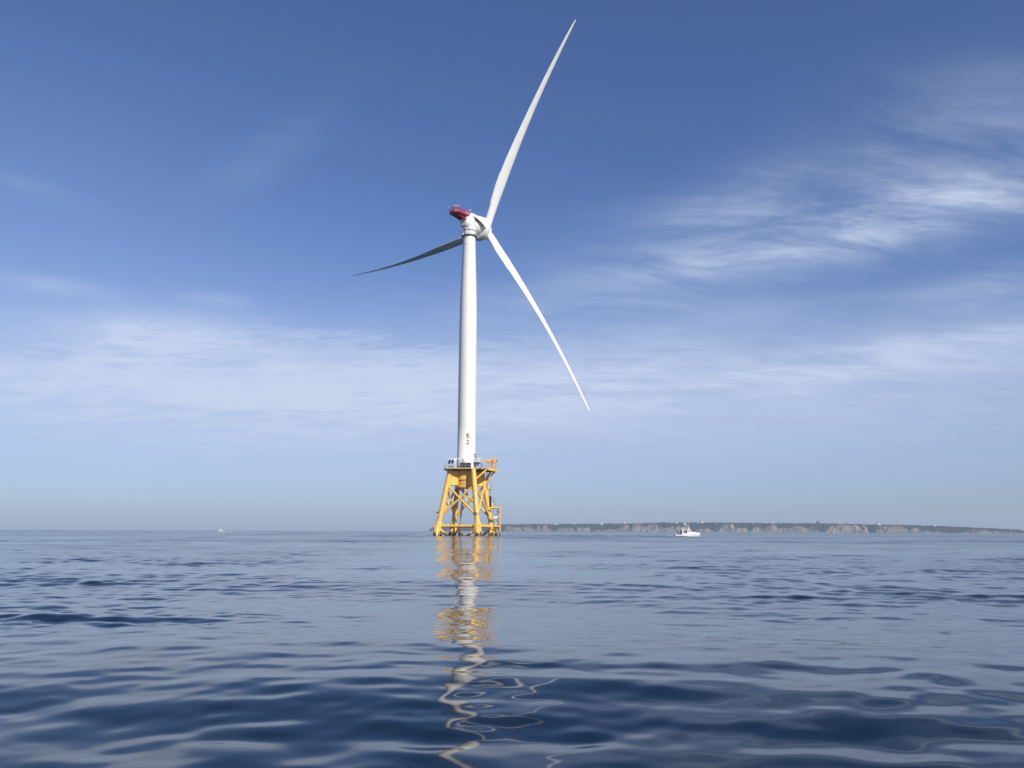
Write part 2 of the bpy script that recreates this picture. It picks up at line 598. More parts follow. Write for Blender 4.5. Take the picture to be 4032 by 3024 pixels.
# ------------------------------------------------------------------ island
PXS = np.arange(1686, 4320, 2.0)
COAST = np.interp(PXS, [1686, 2000, 2500, 3200, 4032, 4320], [5300, 4900, 4500, 4250, 3900, 3800])
TOPPX = np.interp(PXS, [1686, 1700, 1800, 1980, 2100, 2300, 2500, 2700, 2900, 3000, 3220, 3400, 3550, 3650, 3750, 3850, 3950, 4032, 4140, 4320],
                  [2, 13, 18, 26, 27, 29, 32, 37, 36, 35, 35, 33, 30, 28, 24, 20, 16, 11, 5, 1])
HT = TOPPX * COAST / FPX
ALONG = np.cumsum(np.r_[0, np.hypot(np.diff(PXS) / FPX * COAST[1:], np.diff(COAST))])
PATCH = np.zeros_like(PXS)
for a_, b_, k_ in ((1695, 1730, .8), (1990, 2110, .75), (2110, 2172, .95), (2195, 2260, .45), (2278, 2325, .85), (2330, 2430, .35),
                   (2435, 2490, .8), (2490, 2592, 1.0), (2600, 2662, .6), (2664, 2720, .75), (2740, 2800, .5), (2840, 2895, 1.0),
                   (2905, 2940, .7), (2960, 3000, .6), (3012, 3060, 1.0), (3070, 3120, .8), (3120, 3215, .7), (3262, 3290, .85),
                   (3290, 3355, 1.0), (3355, 3380, 1.0), (3380, 3415, .95), (3455, 3560, .95), (3560, 3620, .85), (3640, 3700, .35),
                   (3800, 3850, .85), (3850, 3990, .6), (3990, 4060, .4), (4060, 4300, .5)):
    PATCH = np.maximum(PATCH, k_ * np.clip(np.minimum(PXS - a_, b_ - PXS) / 18 + 0.6, 0, 1))


def build_island():
    # profile: back distance and height fraction
    prof = [(-60, -0.06), (-12, 0.0), (0, 0.03), (9, 0.06), (18, 0.16), (27, 0.29), (36, 0.42), (44, 0.55), (52, 0.67), (59, 0.78),
            (66, 0.86), (74, 0.92), (84, 0.955), (98, 0.975), (120, 0.985), (160, 0.99), (220, 1.0), (300, 1.0), (420, 1.0), (600, 0.98), (900, 0.9), (1400, 0.5), (1900, -0.1)]
    nx, nv = len(PXS), len(prof)
    dirx = np.array([pix_dir(p, 2092).x / pix_dir(p, 2092).y for p in PXS])
    co = np.zeros((nx, nv, 3))
    clay = np.zeros((nx, nv))
    gul = fbm(ALONG / 75, ALONG * 0, 4, 3)
    gul2 = fbm(ALONG / 24, ALONG * 0, 3, 8)
    for j, (bk, hf) in enumerate(prof):
        face = math.exp(-((hf - 0.5) / 0.33) ** 2) if 0 < hf < 0.97 else 0.0
        jit = (gul - 0.5) * 75 * face + (gul2 - 0.5) * 26 * face
        dist = COAST + bk + jit + (fbm(ALONG / 40, np.full(nx, j * 0.6), 3, 21) - 0.5) * 10 * face
        z = HT * hf + (fbm(ALONG / 30, np.full(nx, j * 0.5), 4, 5) - 0.5) * (5 * face)
        if hf > 0.9:
            z = z + (fbm(ALONG / 45, np.full(nx, bk / 60), 4, 13) - 0.45) * 7 * np.clip(HT / 30, 0, 1)
        co[:, j, 0] = dirx * dist
        co[:, j, 1] = dist
        co[:, j, 2] = np.where(hf > 0, z, HT * hf * 0.3 - (0.8 if hf < 0 else 0))
        pk = fbm(ALONG / 55 + hf * 0.5, np.full(nx, 0.3), 4, 31)
        upper = 0.06 + PATCH * (0.50 + 1.15 * (pk - 0.25))
        cl = np.clip((upper - hf) / 0.12 + 0.5, 0, 1) if hf < 0.95 else np.zeros(nx)
        st_ = fbm(ALONG / 16 + hf * 1.2, np.full(nx, hf * 1.6), 3, 41)
        cl = cl * np.clip(0.62 + (st_ - 0.40) * 2.4, 0.12, 1)
        if hf < 0.2: cl = np.maximum(cl, 0.42 * np.clip((0.2 - hf) / 0.1, 0, 1))
        if hf < 0.05: cl = np.maximum(cl, 0.6)
        clay[:, j] = cl
    i = np.arange(nx - 1)[:, None] * nv + np.arange(nv - 1)[None, :]
    q = np.stack([i, i + nv, i + nv + 1, i + 1], -1).reshape(-1, 4)
    me = bpy.data.meshes.new('island')
    me.from_pydata(co.reshape(-1, 3).tolist(), [], q.tolist())
    me.polygons.foreach_set('use_smooth', [True] * len(q))
    a = me.attributes.new('clay', 'FLOAT', 'POINT')
    a.data.foreach_set('value', clay.ravel().astype(np.float32))
    mt = bpy.data.materials.new('bluff_ground')
    mt.use_nodes = True
    t = NT(mt.node_tree)
    b = t.n['Principled BSDF']
    b.inputs['Roughness'].default_value = 0.95
    b.inputs['Specular IOR Level'].default_value = 0.1
    at_ = t.node('ShaderNodeAttribute', attribute_name='clay')
    tc = t.node('ShaderNodeTexCoord')
    n1 = t.noise(tc.outputs['Object'], 0.035, 6, 0.7)
    n2 = t.noise(tc.outputs['Object'], 0.012, 5, 0.6)
    mask = t.smooth(t.math('ADD', at_.outputs['Fac'], t.math('MULTIPLY', t.math('SUBTRACT', n1, 0.5), 0.9)), 0.38, 0.62)
    scrub = t.mix(t.smooth(n1, 0.35, 0.65), (0.014, 0.022, 0.014), (0.036, 0.042, 0.026))
    clayc = t.mix(t.smooth(n2, 0.35, 0.65), (0.155, 0.135, 0.11), (0.29, 0.24, 0.185))
    clayc = t.mix(t.smooth(n1, 0.45, 0.75, 0, 0.5), clayc, (0.16, 0.12, 0.10))
    t.l.new(t.mix(mask, scrub, clayc), b.inputs['Base Color'])
    me.materials.append(mt)
    o = bpy.data.objects.new('island', me)
    COL.objects.link(o)
    tag(o, kind='structure')
    return co, clay, prof


ISL, CLAY, PROF = build_island()


def ground(px, back):
    i = int(np.clip(round((px - PXS[0]) / 2), 0, len(PXS) - 1))
    bs = [p[0] for p in PROF]
    z = float(np.interp(back, bs, ISL[i, :, 2]))
    y = float(np.interp(back, bs, ISL[i, :, 1]))
    x = float(np.interp(back, bs, ISL[i, :, 0]))
    return Vector((x, y, z))


def build_scrub():
    import bmesh
    bm = bmesh.new()
    bmesh.ops.create_icosphere(bm, subdivisions=1, radius=1.0)
    bm.verts.ensure_lookup_table()
    iv = np.array([v.co[:] for v in bm.verts])
    ifc = np.array([[v.index for v in f.verts] for f in bm.faces])
    bm.free()
    V, F = [], []
    off = 0
    for _ in range(5200):
        px = rng.uniform(1700, 4080)
        i = int((px - PXS[0]) / 2)
        r0 = rng.random()
        if r0 < 0.62:
            bk = rng.choice([80, 95, 110, 140, 180, 240]) + rng.uniform(-8, 8)
            rad = rng.uniform(1.6, 4.0) * (1.35 if rng.random() < 0.12 else 1)
            if HT[i] < 14: rad *= 0.45
        else:
            bk = rng.uniform(12, 76)
            j = int(np.argmin([abs(p[0] - bk) for p in PROF]))
            if CLAY[i, j] > 0.25 and rng.random() < 0.93:
                continue
            rad = rng.uniform(1.4, 3.2) * min(1, HT[i] / 22)
        p = ground(px, bk)
        v = iv * rad * rng.uniform(0.75, 1.3, (len(iv), 1)) * np.array([1.25, 1.0, 0.85])
        V.append(v + np.array([p.x, p.y, p.z + rad * 0.35]))
        F.append(ifc + off)
        off += len(iv)
    me = bpy.data.meshes.new('scrub')
    me.from_pydata(np.vstack(V).tolist(), [], np.vstack(F).tolist())
    mt = mat('dark_coastal_scrub', (0.022, 0.029, 0.020), 0.95, var=0.5, vscale=0.03, spec=0.1)
    me.materials.append(mt)
    o = bpy.data.objects.new('scrub', me)
    COL.objects.link(o)
    tag(o, 'dark green scrub and low trees covering the island bluff', 'scrub', kind='stuff')


build_scrub()


def make_house(w=11, d=8, hh=5.5, rh=3.2):
    root = thing('house', '', 'house', (0, 0, 0), 'white houses along the bluff top')
    b = MB()
    b.box((0, 0, hh / 2 - 2.6), (w, d, hh + 5.2))
    for s_ in (-1, 1):
        b.add([(s_ * (w / 2 - 0.01), -d / 2, hh), (s_ * (w / 2 - 0.01), d / 2, hh), (s_ * (w / 2 - 0.01), 0, hh + rh)], [(0, 1, 2)])
    b.build('wall', M['house'], root)
    r_ = MB()
    e, th = 0.5, 0.25
    for s_ in (-1, 1):
        x0, x1 = -w / 2 - e, w / 2 + e
        y1, z1 = s_ * (d / 2 + e), hh - rh * e / (d / 2)
        r_.add([(x0, 0, hh + rh + 0.03), (x1, 0, hh + rh + 0.03), (x1, y1, z1 + 0.03), (x0, y1, z1 + 0.03),
                (x0, 0, hh + rh + th), (x1, 0, hh + rh + th), (x1, y1, z1 + th), (x0, y1, z1 + th)],
               [(0, 1, 2, 3), (7, 6, 5, 4), (0, 4, 5, 1), (3, 2, 6, 7), (0, 3, 7, 4), (1, 5, 6, 2)])
    rf = r_.build('roof', M['roof'], root)
    c = MB()
    c.box((w * 0.22, 0.4, hh + rh + 0.3), (0.9, 0.9, 1.8))
    c.build('chimney', M['brick'], rf)
    wn = [(-w * 0.3, 1.9), (w * 0.3, 1.9), (-w * 0.3, 4.2), (0, 4.2), (w * 0.3, 4.2)]
    for x_, z_ in wn:
        q = MB()
        q.box((x_, -d / 2 - 0.03, z_), (1.0, 0.06, 1.4))
        q.build('window', M['glass'], root)
    q = MB()
    q.box((0, -d / 2 - 0.03, 1.1), (1.1, 0.06, 2.1))
    q.build('door', M['dark'], root)
    return root


def copy_tree(o, parent=None):
    c = o.copy()
    COL.objects.link(c)
    c.parent = parent
    for ch in list(o.children):
        copy_tree(ch, c)
    return c


COMMON_HOUSE = 'small white house among the dark scrub on the island bluff'
house_spots = [  # column, set back, scale, label
    (2048, 120, 0.8, None), (2088, 150, 0.7, None), (2190, 110, 1.0, None), (2228, 180, 0.7, None), (2262, 120, 0.9, None),
    (2294, 110, 0.8, None), (2318, 140, 0.8, None), (2369, 84, 0.9, None), (2405, 150, 0.7, None), (2462, 120, 1.0, None),
    (2520, 150, 0.7, None), (2632, 150, 0.8, None), (2648, 110, 1.0, None), (2667, 90, 0.8, None),
    (2699, 62, 1.0, 'white house low on the bluff face behind the motorboat roof'),
    (2716, 160, 0.9, None), (2748, 100, 1.0, 'bright white house with a steep roof just right of the motorboat'),
    (2764, 88, 1.3, 'broad grey-white house standing on the bluff right of the motorboat'), (2787, 130, 0.8, None),
    (2822, 120, 0.8, None), (3040, 130, 0.8, None), (3097, 140, 0.7, None), (3303, 130, 0.9, None), (3316, 100, 0.9, None),
    (3341, 110, 1.0, None), (3415, 110, 1.0, None), (3430, 140, 1.0, None), (3460, 100, 1.1, None), (3633, 110, 1.1, None),
    (3680, 160, 0.8, None), (3980, 110, 0.8, 'white house alone near the right end of the bluff'),
]
h0 = make_house()
for i, (px, bk, sc, lb) in enumerate(house_spots):
    h = h0 if i == 0 else copy_tree(h0)
    p = ground(px, bk)
    h.location = p + Vector((0, 0, 2.2))
    h.scale = (sc * 1.3, sc * 1.3, sc * 1.15)
    h.rotation_euler = (0, 0, random.uniform(-0.5, 0.5))
    h['label'] = lb or COMMON_HOUSE

p = ground(3221, 90)
lt = thing('tower_building', 'dark square tower building standing tallest on the bluff skyline', 'building', p)
b = MB()
b.box((0, 0, 5.5), (11, 9, 13))
b.build('wall', M['brick'], lt)
b = MB()
b.lathe([(0, 3.0), (15.5, 2.3), (15.6, 3.0), (16.0, 3.0)], (-2.0, -3.6, 0), (0, 0, 1), 12)
tw = b.build('tower', M['brick'], lt)
b = MB()
b.lathe([(16.0, 1.6), (18.0, 1.6)], (-2.0, -3.6, 0), (0, 0, 1), 12)
b.build('lantern_room', M['glass'], tw)
b = MB()
b.lathe([(18.0, 2.0), (19.4, 0.1)], (-2.0, -3.6, 0), (0, 0, 1), 12)
b.build('tower_roof', M['dark'], tw)
b = MB()
b.add([(-6, -5, 12), (6, -5, 12), (6, 5, 12), (-6, 5, 12), (-2, 0, 15), (2, 0, 15)],
      [(0, 1, 5, 4), (2, 3, 4, 5), (1, 2, 5), (3, 0, 4), (3, 2, 1, 0)])
b.build('roof', M['dark'], lt)
for x_ in (1.0, 4.0):
    for z_ in (3.0, 7.5):
        b = MB()
        b.box((x_, -4.55, z_), (1.3, 0.12, 2.0))
        b.build('window', M['glass'], lt)

# ------------------------------------------------------------------ jacket foundation
TX, TY = -14.45, 263.3
JF = thing('jacket_foundation', 'yellow four-legged lattice foundation standing in the sea under the turbine', 'foundation', (TX, TY, 0))
LD = {'f': Vector((0.46, -0.888, 0)), 'r': Vector((0.888, 0.46, 0)), 'b': Vector((-0.46, 0.888, 0)), 'l': Vector((-0.888, -0.46, 0))}
ORDER = 'lfrb'


def lp(k, z):
    return LD[k] * (9.75 - (9.75 - 5.65) * z / 19.6) + Vector((0, 0, z))


for k in ORDER:
    b = MB()
    b.tube(lp(k, -6), lp(k, 20.3), 0.80, 0.78, 24)
    leg = b.build('leg', M['yellow'], JF)
    b = MB()
    b.path([lp(k, -6), lp(k, 4.0), lp(k, 4.25)], [1.10, 1.07, 0.83], 24)
    for a in range(4):
        ang = a * math.pi / 2 + 0.5
        o = Vector((math.cos(ang), math.sin(ang), 0))
        b.box(lp(k, 2.2) + o * 1.12, (0.12, 0.12, 3.2))
    b.build('pile_sleeve', M['yellow'], leg)
    b = MB()
    for z_ in (5.5, 13.9):
        b.tube(lp(k, z_), lp(k, z_ + 0.16), 0.85, n=24)
    b.build('weld_collar', M['yellow'], leg)

for i in range(4):
    a, c = ORDER[i], ORDER[(i + 1) % 4]
    for s_, e_ in ((a, c), (c, a)):
        b = MB()
        b.tube(lp(s_, 15.7), lp(e_, 5.9), 0.33, n=16)
        b.build('brace', M['yellow'], JF)
        b = MB()
        b.tube(lp(s_, 2.5), lp(e_, -8.5), 0.42, n=16)
        b.build('lower_brace', M['yellow'], JF)
    b = MB()
    p0, p1 = lp(a, 2.95), lp(c, 2.95)
    b.tube(p0, p1, 0.40, n=16)
    hb = b.build('horizontal_brace', M['yellow'], JF)
    b = MB()
    for q in range(2, 13):
        pt = p0.lerp(p1, q / 14.0)
        b.box(pt + Vector((0, 0, 0.44)), (0.28, 0.28, 0.16))
    b.build('cleat', M['yellow'], hb)

# barrel and web girders
b = MB()
b.lathe([(14.75, 2.6), (14.85, 3.06), (15.3, 3.02), (15.6, 2.95), (20.35, 2.92)], (0, 0, 0), (0, 0, 1), 48)
BAR = b.build('transition_barrel', M['yellow'], JF)
wrap_text('BIWF 2', 0.92, 3.0, R(-15), 17.05, M['ink'], BAR, thick=0.012, stretch=1.08)
# two lines too worn to read, kept as worn strokes of lettering
b = MB()
for z_, runs in ((16.25, ((-1.35, 0.5), (-0.62, 0.62), (0.12, 0.36))), (15.72, ((-1.35, 0.55), (-0.5, 0.14), (-0.15, 0.2), (0.28, 0.2)))):
    for x0, w_ in runs:
        n_ = max(1, int(w_ / 0.15))
        for q in range(n_):
            a0 = R(-15) + (x0 + q * w_ / n_ + 0.3) / 3.03
            d_ = Vector((math.sin(a0), -math.cos(a0), 0))
            tg = Vector((math.cos(a0), math.sin(a0), 0))
            rr_ = 3.02
            b.box(d_ * rr_ + Vector((0, 0, z_)) + tg * 0.03, (0.035, 0.03, 0.24), (tg, d_, Vector((0, 0, 1))))
            b.box(d_ * rr_ + Vector((0, 0, z_ + random.choice((-0.1, 0, 0.1)))) + tg * 0.07, (0.08, 0.028, 0.035), (tg, d_, Vector((0, 0, 1))))
b.build('worn_lettering', M['ink_faded'], BAR)
for k in ORDER:
    d = LD[k]
    t_ = Vector((-d.y, d.x, 0))
    b = MB()
    r_in = 2.5
    w_ = 0.55
    z0, z1 = 15.75, 20.0
    vs = []
    for z_, ro in ((z0, 6.2), (z1, 5.4)):
        for rr_, ss in ((r_in, -1), (r_in, 1), (ro, 1), (ro, -1)):
            vs.append(d * rr_ + t_ * (w_ * ss) + Vector((0, 0, z_)))
    b.add(vs, [(3, 2, 1, 0), (4, 5, 6, 7), (0, 1, 5, 4), (1, 2, 6, 5), (2, 3, 7, 6), (3, 0, 4, 7)])
    for ss in (-1, 1):                                         # rounded bottom edges
        b.tube(d * r_in + t_ * (w_ - 0.25) * ss + Vector((0, 0, z0 + 0.02)), d * 6.1 + t_ * (w_ - 0.25) * ss + Vector((0, 0, z0 + 0.02)), 0.25, n=12)
    b.build('web_girder', M['yellow'], JF)

# deck
DZ = 20.45
deck_poly = [(-6.7, -5.2), (6.9, -5.2), (9.9, 2.6), (8.2, 6.0), (2.5, 7.6), (-4.6, 7.2), (-6.9, 3.0)]
b = MB()
b.prism(deck_poly, DZ + 0.22, DZ + 0.42)
DK = b.build('deck', M['deck'], JF)
b = MB()
for q in range(len(deck_poly)):
    p0, p1 = Vector((*deck_poly[q], DZ + 0.24)), Vector((*deck_poly[(q + 1) % len(deck_poly)], DZ + 0.24))
    d = (p1 - p0)
    L = d.length
    d.normalize()
    nrm = Vector((d.y, -d.x, 0))
    big = q == 1
    b.box((p0 + p1) / 2 + nrm * 0.06 + Vector((0, 0, -0.1 if big else 0.05)), (L + 0.06, 0.12, 0.85 if big else 0.30), (d, nrm, Vector((0, 0, 1))), mi=1 if big else 0)
b.build('edge_beam', [M['deck_edge'], M['yellow']], DK)
b = MB()
for y_ in (-4.7, -3, 3, 5.5):
    xs = [(-6.4 if y_ < 4 else -5.0), (6.9 + (y_ + 6.2) * 0.32 if y_ < 3 else 8.4)]
    b.box(((xs[0] + xs[1]) / 2, y_, DZ + 0.02), (xs[1] - xs[0], 0.2, 0.38))
for x_ in (-5.5, 5.2):
    b.box((x_, -0.6, DZ + 0.015), (0.22, 10.4, 0.36))
b.build('deck_girder', M['deck'], DK)
b = MB()
for k in 'lfrb':
    q = lp(k, 20.3)
    b.box((q.x, q.y, DZ + 0.0), (1.1, 1.1, 0.42))
b.build('leg_cap', M['yellow'], DK)
b = MB()
railing(b, [(x * 0.985, y * 0.985, DZ + 0.42) for x, y in deck_poly], 1.15, 0.04, 1.4, True)
b.build('railing', M['galv'], DK)
for k, z_, e in (('f', 16.9, (6.6, -4.8)), ('r', 15.8, (9.0, 1.9)), ('r', 16.2, (7.6, 5.6))):
    b = MB()
    b.tube(lp(k, z_), Vector((*e, DZ - 0.1)), 0.30, n=14)
    b.build('deck_strut', M['yellow'], JF)
b = MB()
b.box((9.0, 1.9, DZ - 0.3), (1.1, 1.1, 0.6))
b.build('strut_socket', M['yellow'], JF)

# cable tubes and hanging chain
b = MB()
b.path([(-0.75, 0.6, 15), (-0.8, 0.3, 13.4), (-1.2, -0.2, 9.4), (-1.45, -0.4, 5.6)], 0.27, 12)
b.build('cable_tube', M['yellow'], JF)
b = MB()
b.path([(0.5, 1.2, 15), (0.35, 1.2, 12.6), (-0.3, 0.8, 10.2), (-1.3, 0.2, 7.6)], 0.25, 12)
b.build('cable_tube', M['yellow'], JF)
b = MB()
b.path([(-1.75, -0.5, 3.7), (-1.85, -0.5, 1.2), (-1.95, -0.5, -4)], [0.22, 0.30, 0.30], 12)
b.tube((-1.72, -0.5, 3.0), (-1.72, -0.5, 3.6), 0.38, n=12)
b.build('lower_cable_tube', M['yellow'], JF)
b = MB()
for q in range(12):
    z_ = 5.5 - q * 0.16
    x_ = -1.46 - q * 0.022
    pts = []
    for a in range(10):
        an = 2 * math.pi * a / 9
        if q % 2: pts.append((x_ + 0.085 * math.cos(an), -0.45, z_ + 0.13 * math.sin(an)))
        else: pts.append((x_, -0.45 + 0.085 * math.cos(an), z_ + 0.13 * math.sin(an)))
    b.path(pts, 0.032, 6, False)
b.build('chain', M['black'], JF)
b = MB()
b.path([(-3.9, 5.0, 7.6), (-3.8, 4.2, 6.2), (-3.9, 3.6, 0)], [0.35, 0.38, 0.38], 12)
b.build('cable_tube', M['yellow'], JF)
# navigation box on the near-left leg
q = lp('l', 7.0)
b = MB()
b.box(q + Vector((-1.15, -0.1, 0.15)), (0.75, 0.7, 0.35))
b.box(q + Vector((-1.1, -0.1, -0.45)), (0.6, 0.6, 0.7), mi=1)
b.tube(q + Vector((-0.7, -0.1, -0.3)), q + Vector((0.1, 0, -0.3)), 0.07, n=8)
b.build('navigation_light_box', [M['dark'], M['galv']], JF)
# white lamp clamp on the front leg
b = MB()
b.tube(lp('f', 7.0), lp('f', 7.18), 0.93, n=20)
b.tube(lp('f', 6.3), lp('f', 6.44), 0.93, n=20)
q = lp('f', 6.6)
for s_ in (-0.2, 0.25):
    b.box(q + Vector((s_, -0.95, 0.1)), (0.1, 0.14, 0.85), mi=1)
b.box(q + Vector((0.75, -0.7, -0.1)), (0.5, 0.15, 0.16))
b.build('cable_clamp', [M['galv'], M['dark']], JF)


def lx(zx): return (zx - 765) * 0.01845
def lz(zy): return (1503 - zy) * 0.01845


# boat landing on the right-hand side
LY = 3.2
BL = bpy.data.objects.new('boat_landing', None)
COL.objects.link(BL)
BL.parent = JF
b = MB()
for y_ in (LY - 1.3, LY + 1.3):
    b.tube((lx(1352), y_, -3), (lx(1352), y_, lz(1000)), 0.19, n=12)
    for zy in (1027, 1177, 1340):
        z_ = lz(zy)
        b.tube((lp('r', z_).x + 0.4, y_, z_), (lx(1352), y_, z_), 0.24 if zy != 1177 else 0.2, n=12)
b.build('fender_frame', M['yellow'], BL)
b = MB()
for zx in (1238, 1305):
    b.tube((lx(zx), LY, -0.5 if zx > 1250 else 2.2), (lx(zx), LY, lz(1000 if zx > 1250 else 900)), 0.09, n=8)
for zq in range(30):
    z_ = 0.6 + zq * 0.3
    b.tube((lx(1240), LY, z_ + 1.6), (lx(1240), LY + 0.55, z_ + 1.6), 0.03, n=6)
b.tube((lx(1240), LY + 0.55, 2.2), (lx(1240), LY + 0.55, lz(900)), 0.06, n=8)
b.build('ladder', M['galv'], BL)
b = MB()
b.tube((lx(1302), LY - 0.4, -3), (lx(1302), LY - 0.4, lz(1345)), 0.22, n=12)
b.build('landing_post', M['yellow'], BL)
b = MB()
b.box((lx(1325), LY - 0.4, lz(1085)), (0.55, 0.15, 0.14))
b.lathe([(-0.3, 0.02), (-0.24, 0.15), (0.0, 0.18), (0.1, 0.08)], (lx(1327), LY - 0.4, lz(1102)), (0, 0, 1), 10)
b.box((lx(1300), LY - 0.4, lz(1080)), (0.16, 0.2, 0.5))
b.build('hook', M['black'], BL)
for (x0, x1, zy, hy, wx) in ((1112, 1205, 700, 560, 1162), (1200, 1268, 1005, 850, 1225), (1258, 1322, 1330, 1245, 1290)):
    b = MB()
    xa, xb, z_ = lx(x0), lx(x1), lz(zy)
    b.box(((xa + xb) / 2, LY, z_ + 0.1), (xb - xa, 1.6, 0.32))
    pf = b.build('rest_platform', M['yellow'], BL)
    b = MB()
    railing(b, [(xa, LY + 0.75, z_ + 0.26), (xa, LY - 0.75, z_ + 0.26), (xb, LY - 0.75, z_ + 0.26), (xb, LY + 0.75, z_ + 0.26)], 0.95, 0.05, 0.8)
    for q in (xb - 0.1, xb - 0.42):
        b.tube((q, LY - 0.2, z_ + 0.26), (q, LY - 0.2, lz(hy)), 0.07, n=8)
    b.box((xb - 0.26, LY - 0.2, lz(hy) - 0.12), (0.5, 0.1, 0.12))
    b.build('guard_rail', M['galv'], pf)
    b = MB()
    b.box((lx(wx), LY - 0.82, z_ + 0.8), (0.55, 0.04, 0.36))
    b.build('notice', M['white'], pf)
b = MB()
b.tube((lx(1185), LY, lz(700)), (lx(1185), LY, lz(835)), 0.19, n=12)
b.tube((lx(1172), LY + 0.3, lz(700)), (lx(1172), LY + 0.3, lz(835)), 0.06, n=8)
b.build('access_post', M['galv'], BL)
b = MB()
b.lathe([(lz(1010), 0.36), (lz(850), 0.36), (lz(838), 0.52), (lz(832), 0.52)], (lx(1181), LY, 0), (0, 0, 1), 20)
b.build('black_tube', M['black'], BL)
b = MB()
for zx in (1110, 1126):
    b.tube((lx(zx), LY - 0.5, lz(690)), (lx(zx), LY - 0.5, DZ), 0.06, n=8)
for q in range(14):
    z_ = lz(690) + 0.3 + q * 0.32
    if z_ < DZ - 0.1:
        b.tube((lx(1110), LY - 0.5, z_), (lx(1126), LY - 0.5, z_), 0.04, n=6)
b.build('upper_ladder', M['dark'], BL)

sg = thing('sign', 'blank white sign with a red top edge on the boat landing ladder', 'sign', (TX + lx(1273), TY + LY - 1.62, lz(1187)))
b = MB()
b.box((0, 0, 0), (1.28, 0.05, 0.72))
b.build('panel', M['white'], sg)
b = MB()
b.box((0.0, 0, 0.47), (1.3, 0.06, 0.18))
b.build('top_strip', M['red'], sg)

# ------------------------------------------------------------------ things on the deck
DT = DZ + 0.42
def on_deck(x, y): return (TX + x, TY + y, DT)


cr = thing('deck_crane', 'orange-yellow folding crane parked at the right end of the deck', 'crane', on_deck(8.55, 0.2))
b = MB()
b.tube((0, 0, 0), (0, 0, 1.9), 0.42, 0.38, 16)
b.tube((0, 0, 1.75), (0, 0, 1.95), 0.6, n=16)
b.build('pedestal', M['orange'], cr)
b = MB()
b.box((0.55, 0, 2.55), (1.25, 1.0, 1.1))
b.box((0.35, -0.1, 3.3), (0.7, 0.7, 0.5))
b.tube((0.2, 0, 3.4), (0.55, 0, 3.75), 0.2, n=10)
sl = b.build('slewing_house', M['orange'], cr)
b = MB()
b.box((1.2, -0.35, 2.6), (0.22, 0.5, 0.6))
b.box((-0.2, -0.45, 2.4), (0.35, 0.3, 0.5))
b.build('hydraulic_pump', M['dark'], sl)
b = MB()
xa = Vector((1, 0, 0.02)).normalized()
b.add([(-0.1, -.26, 2.35), (-0.1, .26, 2.35), (-0.1, .26, 3.0), (-0.1, -.26, 3.0),
       (-3.9, -.16, 2.42), (-3.9, .16, 2.42), (-3.9, .16, 2.85), (-3.9, -.16, 2.85)],
      [(0, 1, 2, 3), (7, 6, 5, 4), (0, 4, 5, 1), (1, 5, 6, 2), (2, 6, 7, 3), (3, 7, 4, 0)])
b.box((-2.2, 0, 3.05), (0.5, 0.4, 0.4))
b.tube((-0.6, 0.0, 2.0), (-2.3, 0, 2.35), 0.12, n=10)
bo = b.build('boom', M['orange'], cr)
b = MB()
for y_ in (-0.5, 0.5):
    for x_ in (-1.6, -0.95):
        b.tube((x_, y_, 0), (x_, y_, 2.3), 0.09, n=8)
b.box((-1.28, 0, 2.3), (0.9, 1.3, 0.14))
b.build('boom_rest', M['orange'], cr)
b = MB()
b.tube((-3.7, 0, 2.4), (-3.7, 0, 1.9), 0.03, n=6)
b.lathe([(0, 0.02), (-0.05, 0.11), (-0.25, 0.11), (-0.3, 0.02)], (-3.7, 0, 1.9), (0, 0, 1), 10)
b.build('hook', M['dark'], bo)

sp = thing('solar_panel_rack', 'pair of dark tilted solar panels on a rack at the left deck corner', 'solar panels', on_deck(-4.5, -4.7))
tilt = Vector((0.30, 0.55, 0.78)).normalized()
sx = Vector((0.93, -0.30, -0.05)).normalized()
sx = (sx - tilt * sx.dot(tilt)).normalized()
nn = sx.cross(tilt)
for s_ in (-0.45, 0.5):
    b = MB()
    c = Vector((s_, 0, 1.85))
    b.box(c, (0.72, 1.45, 0.06), (sx, tilt, nn))
    pn = b.build('panel', M['solar'], sp)
    b = MB()
    for q in (-1, 1):
        b.box(c + sx * 0.38 * q, (0.04, 1.5, 0.08), (sx, tilt, nn))
        b.box(c + tilt * 0.74 * q, (0.72, 0.04, 0.08), (sx, tilt, nn))
    b.build('frame', M['galv'], pn)
b = MB()
for x_ in (-0.6, 0.65):
    b.tube((x_, 0.25, 0), (x_, 0.2, 2.0), 0.06, n=8)
    b.tube((x_, -0.5, 0), (x_, -0.1, 1.5), 0.05, n=8)
b.box((0, 0.1, 0.4), (1.7, 0.7, 0.5))
b.build('stand', M['grey'], sp)

rd = thing('radar_scanner', 'long white radar bar turning on a white post beside the tower', 'radar', on_deck(-3.2, -4.6))
b = MB()
b.tube((0, 0, 0), (0, 0, 2.0), 0.14, n=12)
b.box((0, 0, 1.15), (0.34, 0.3, 0.3))
b.build('post', M['white'], rd)
b = MB()
b.box((0.02, 0, 2.35), (0.72, 0.5, 0.7))
b.build('gearbox', M['white'], rd)
b = MB()
b.box((0, 0, 2.84), (3.75, 0.2, 0.2))
b.build('bar', M['white'], rd)

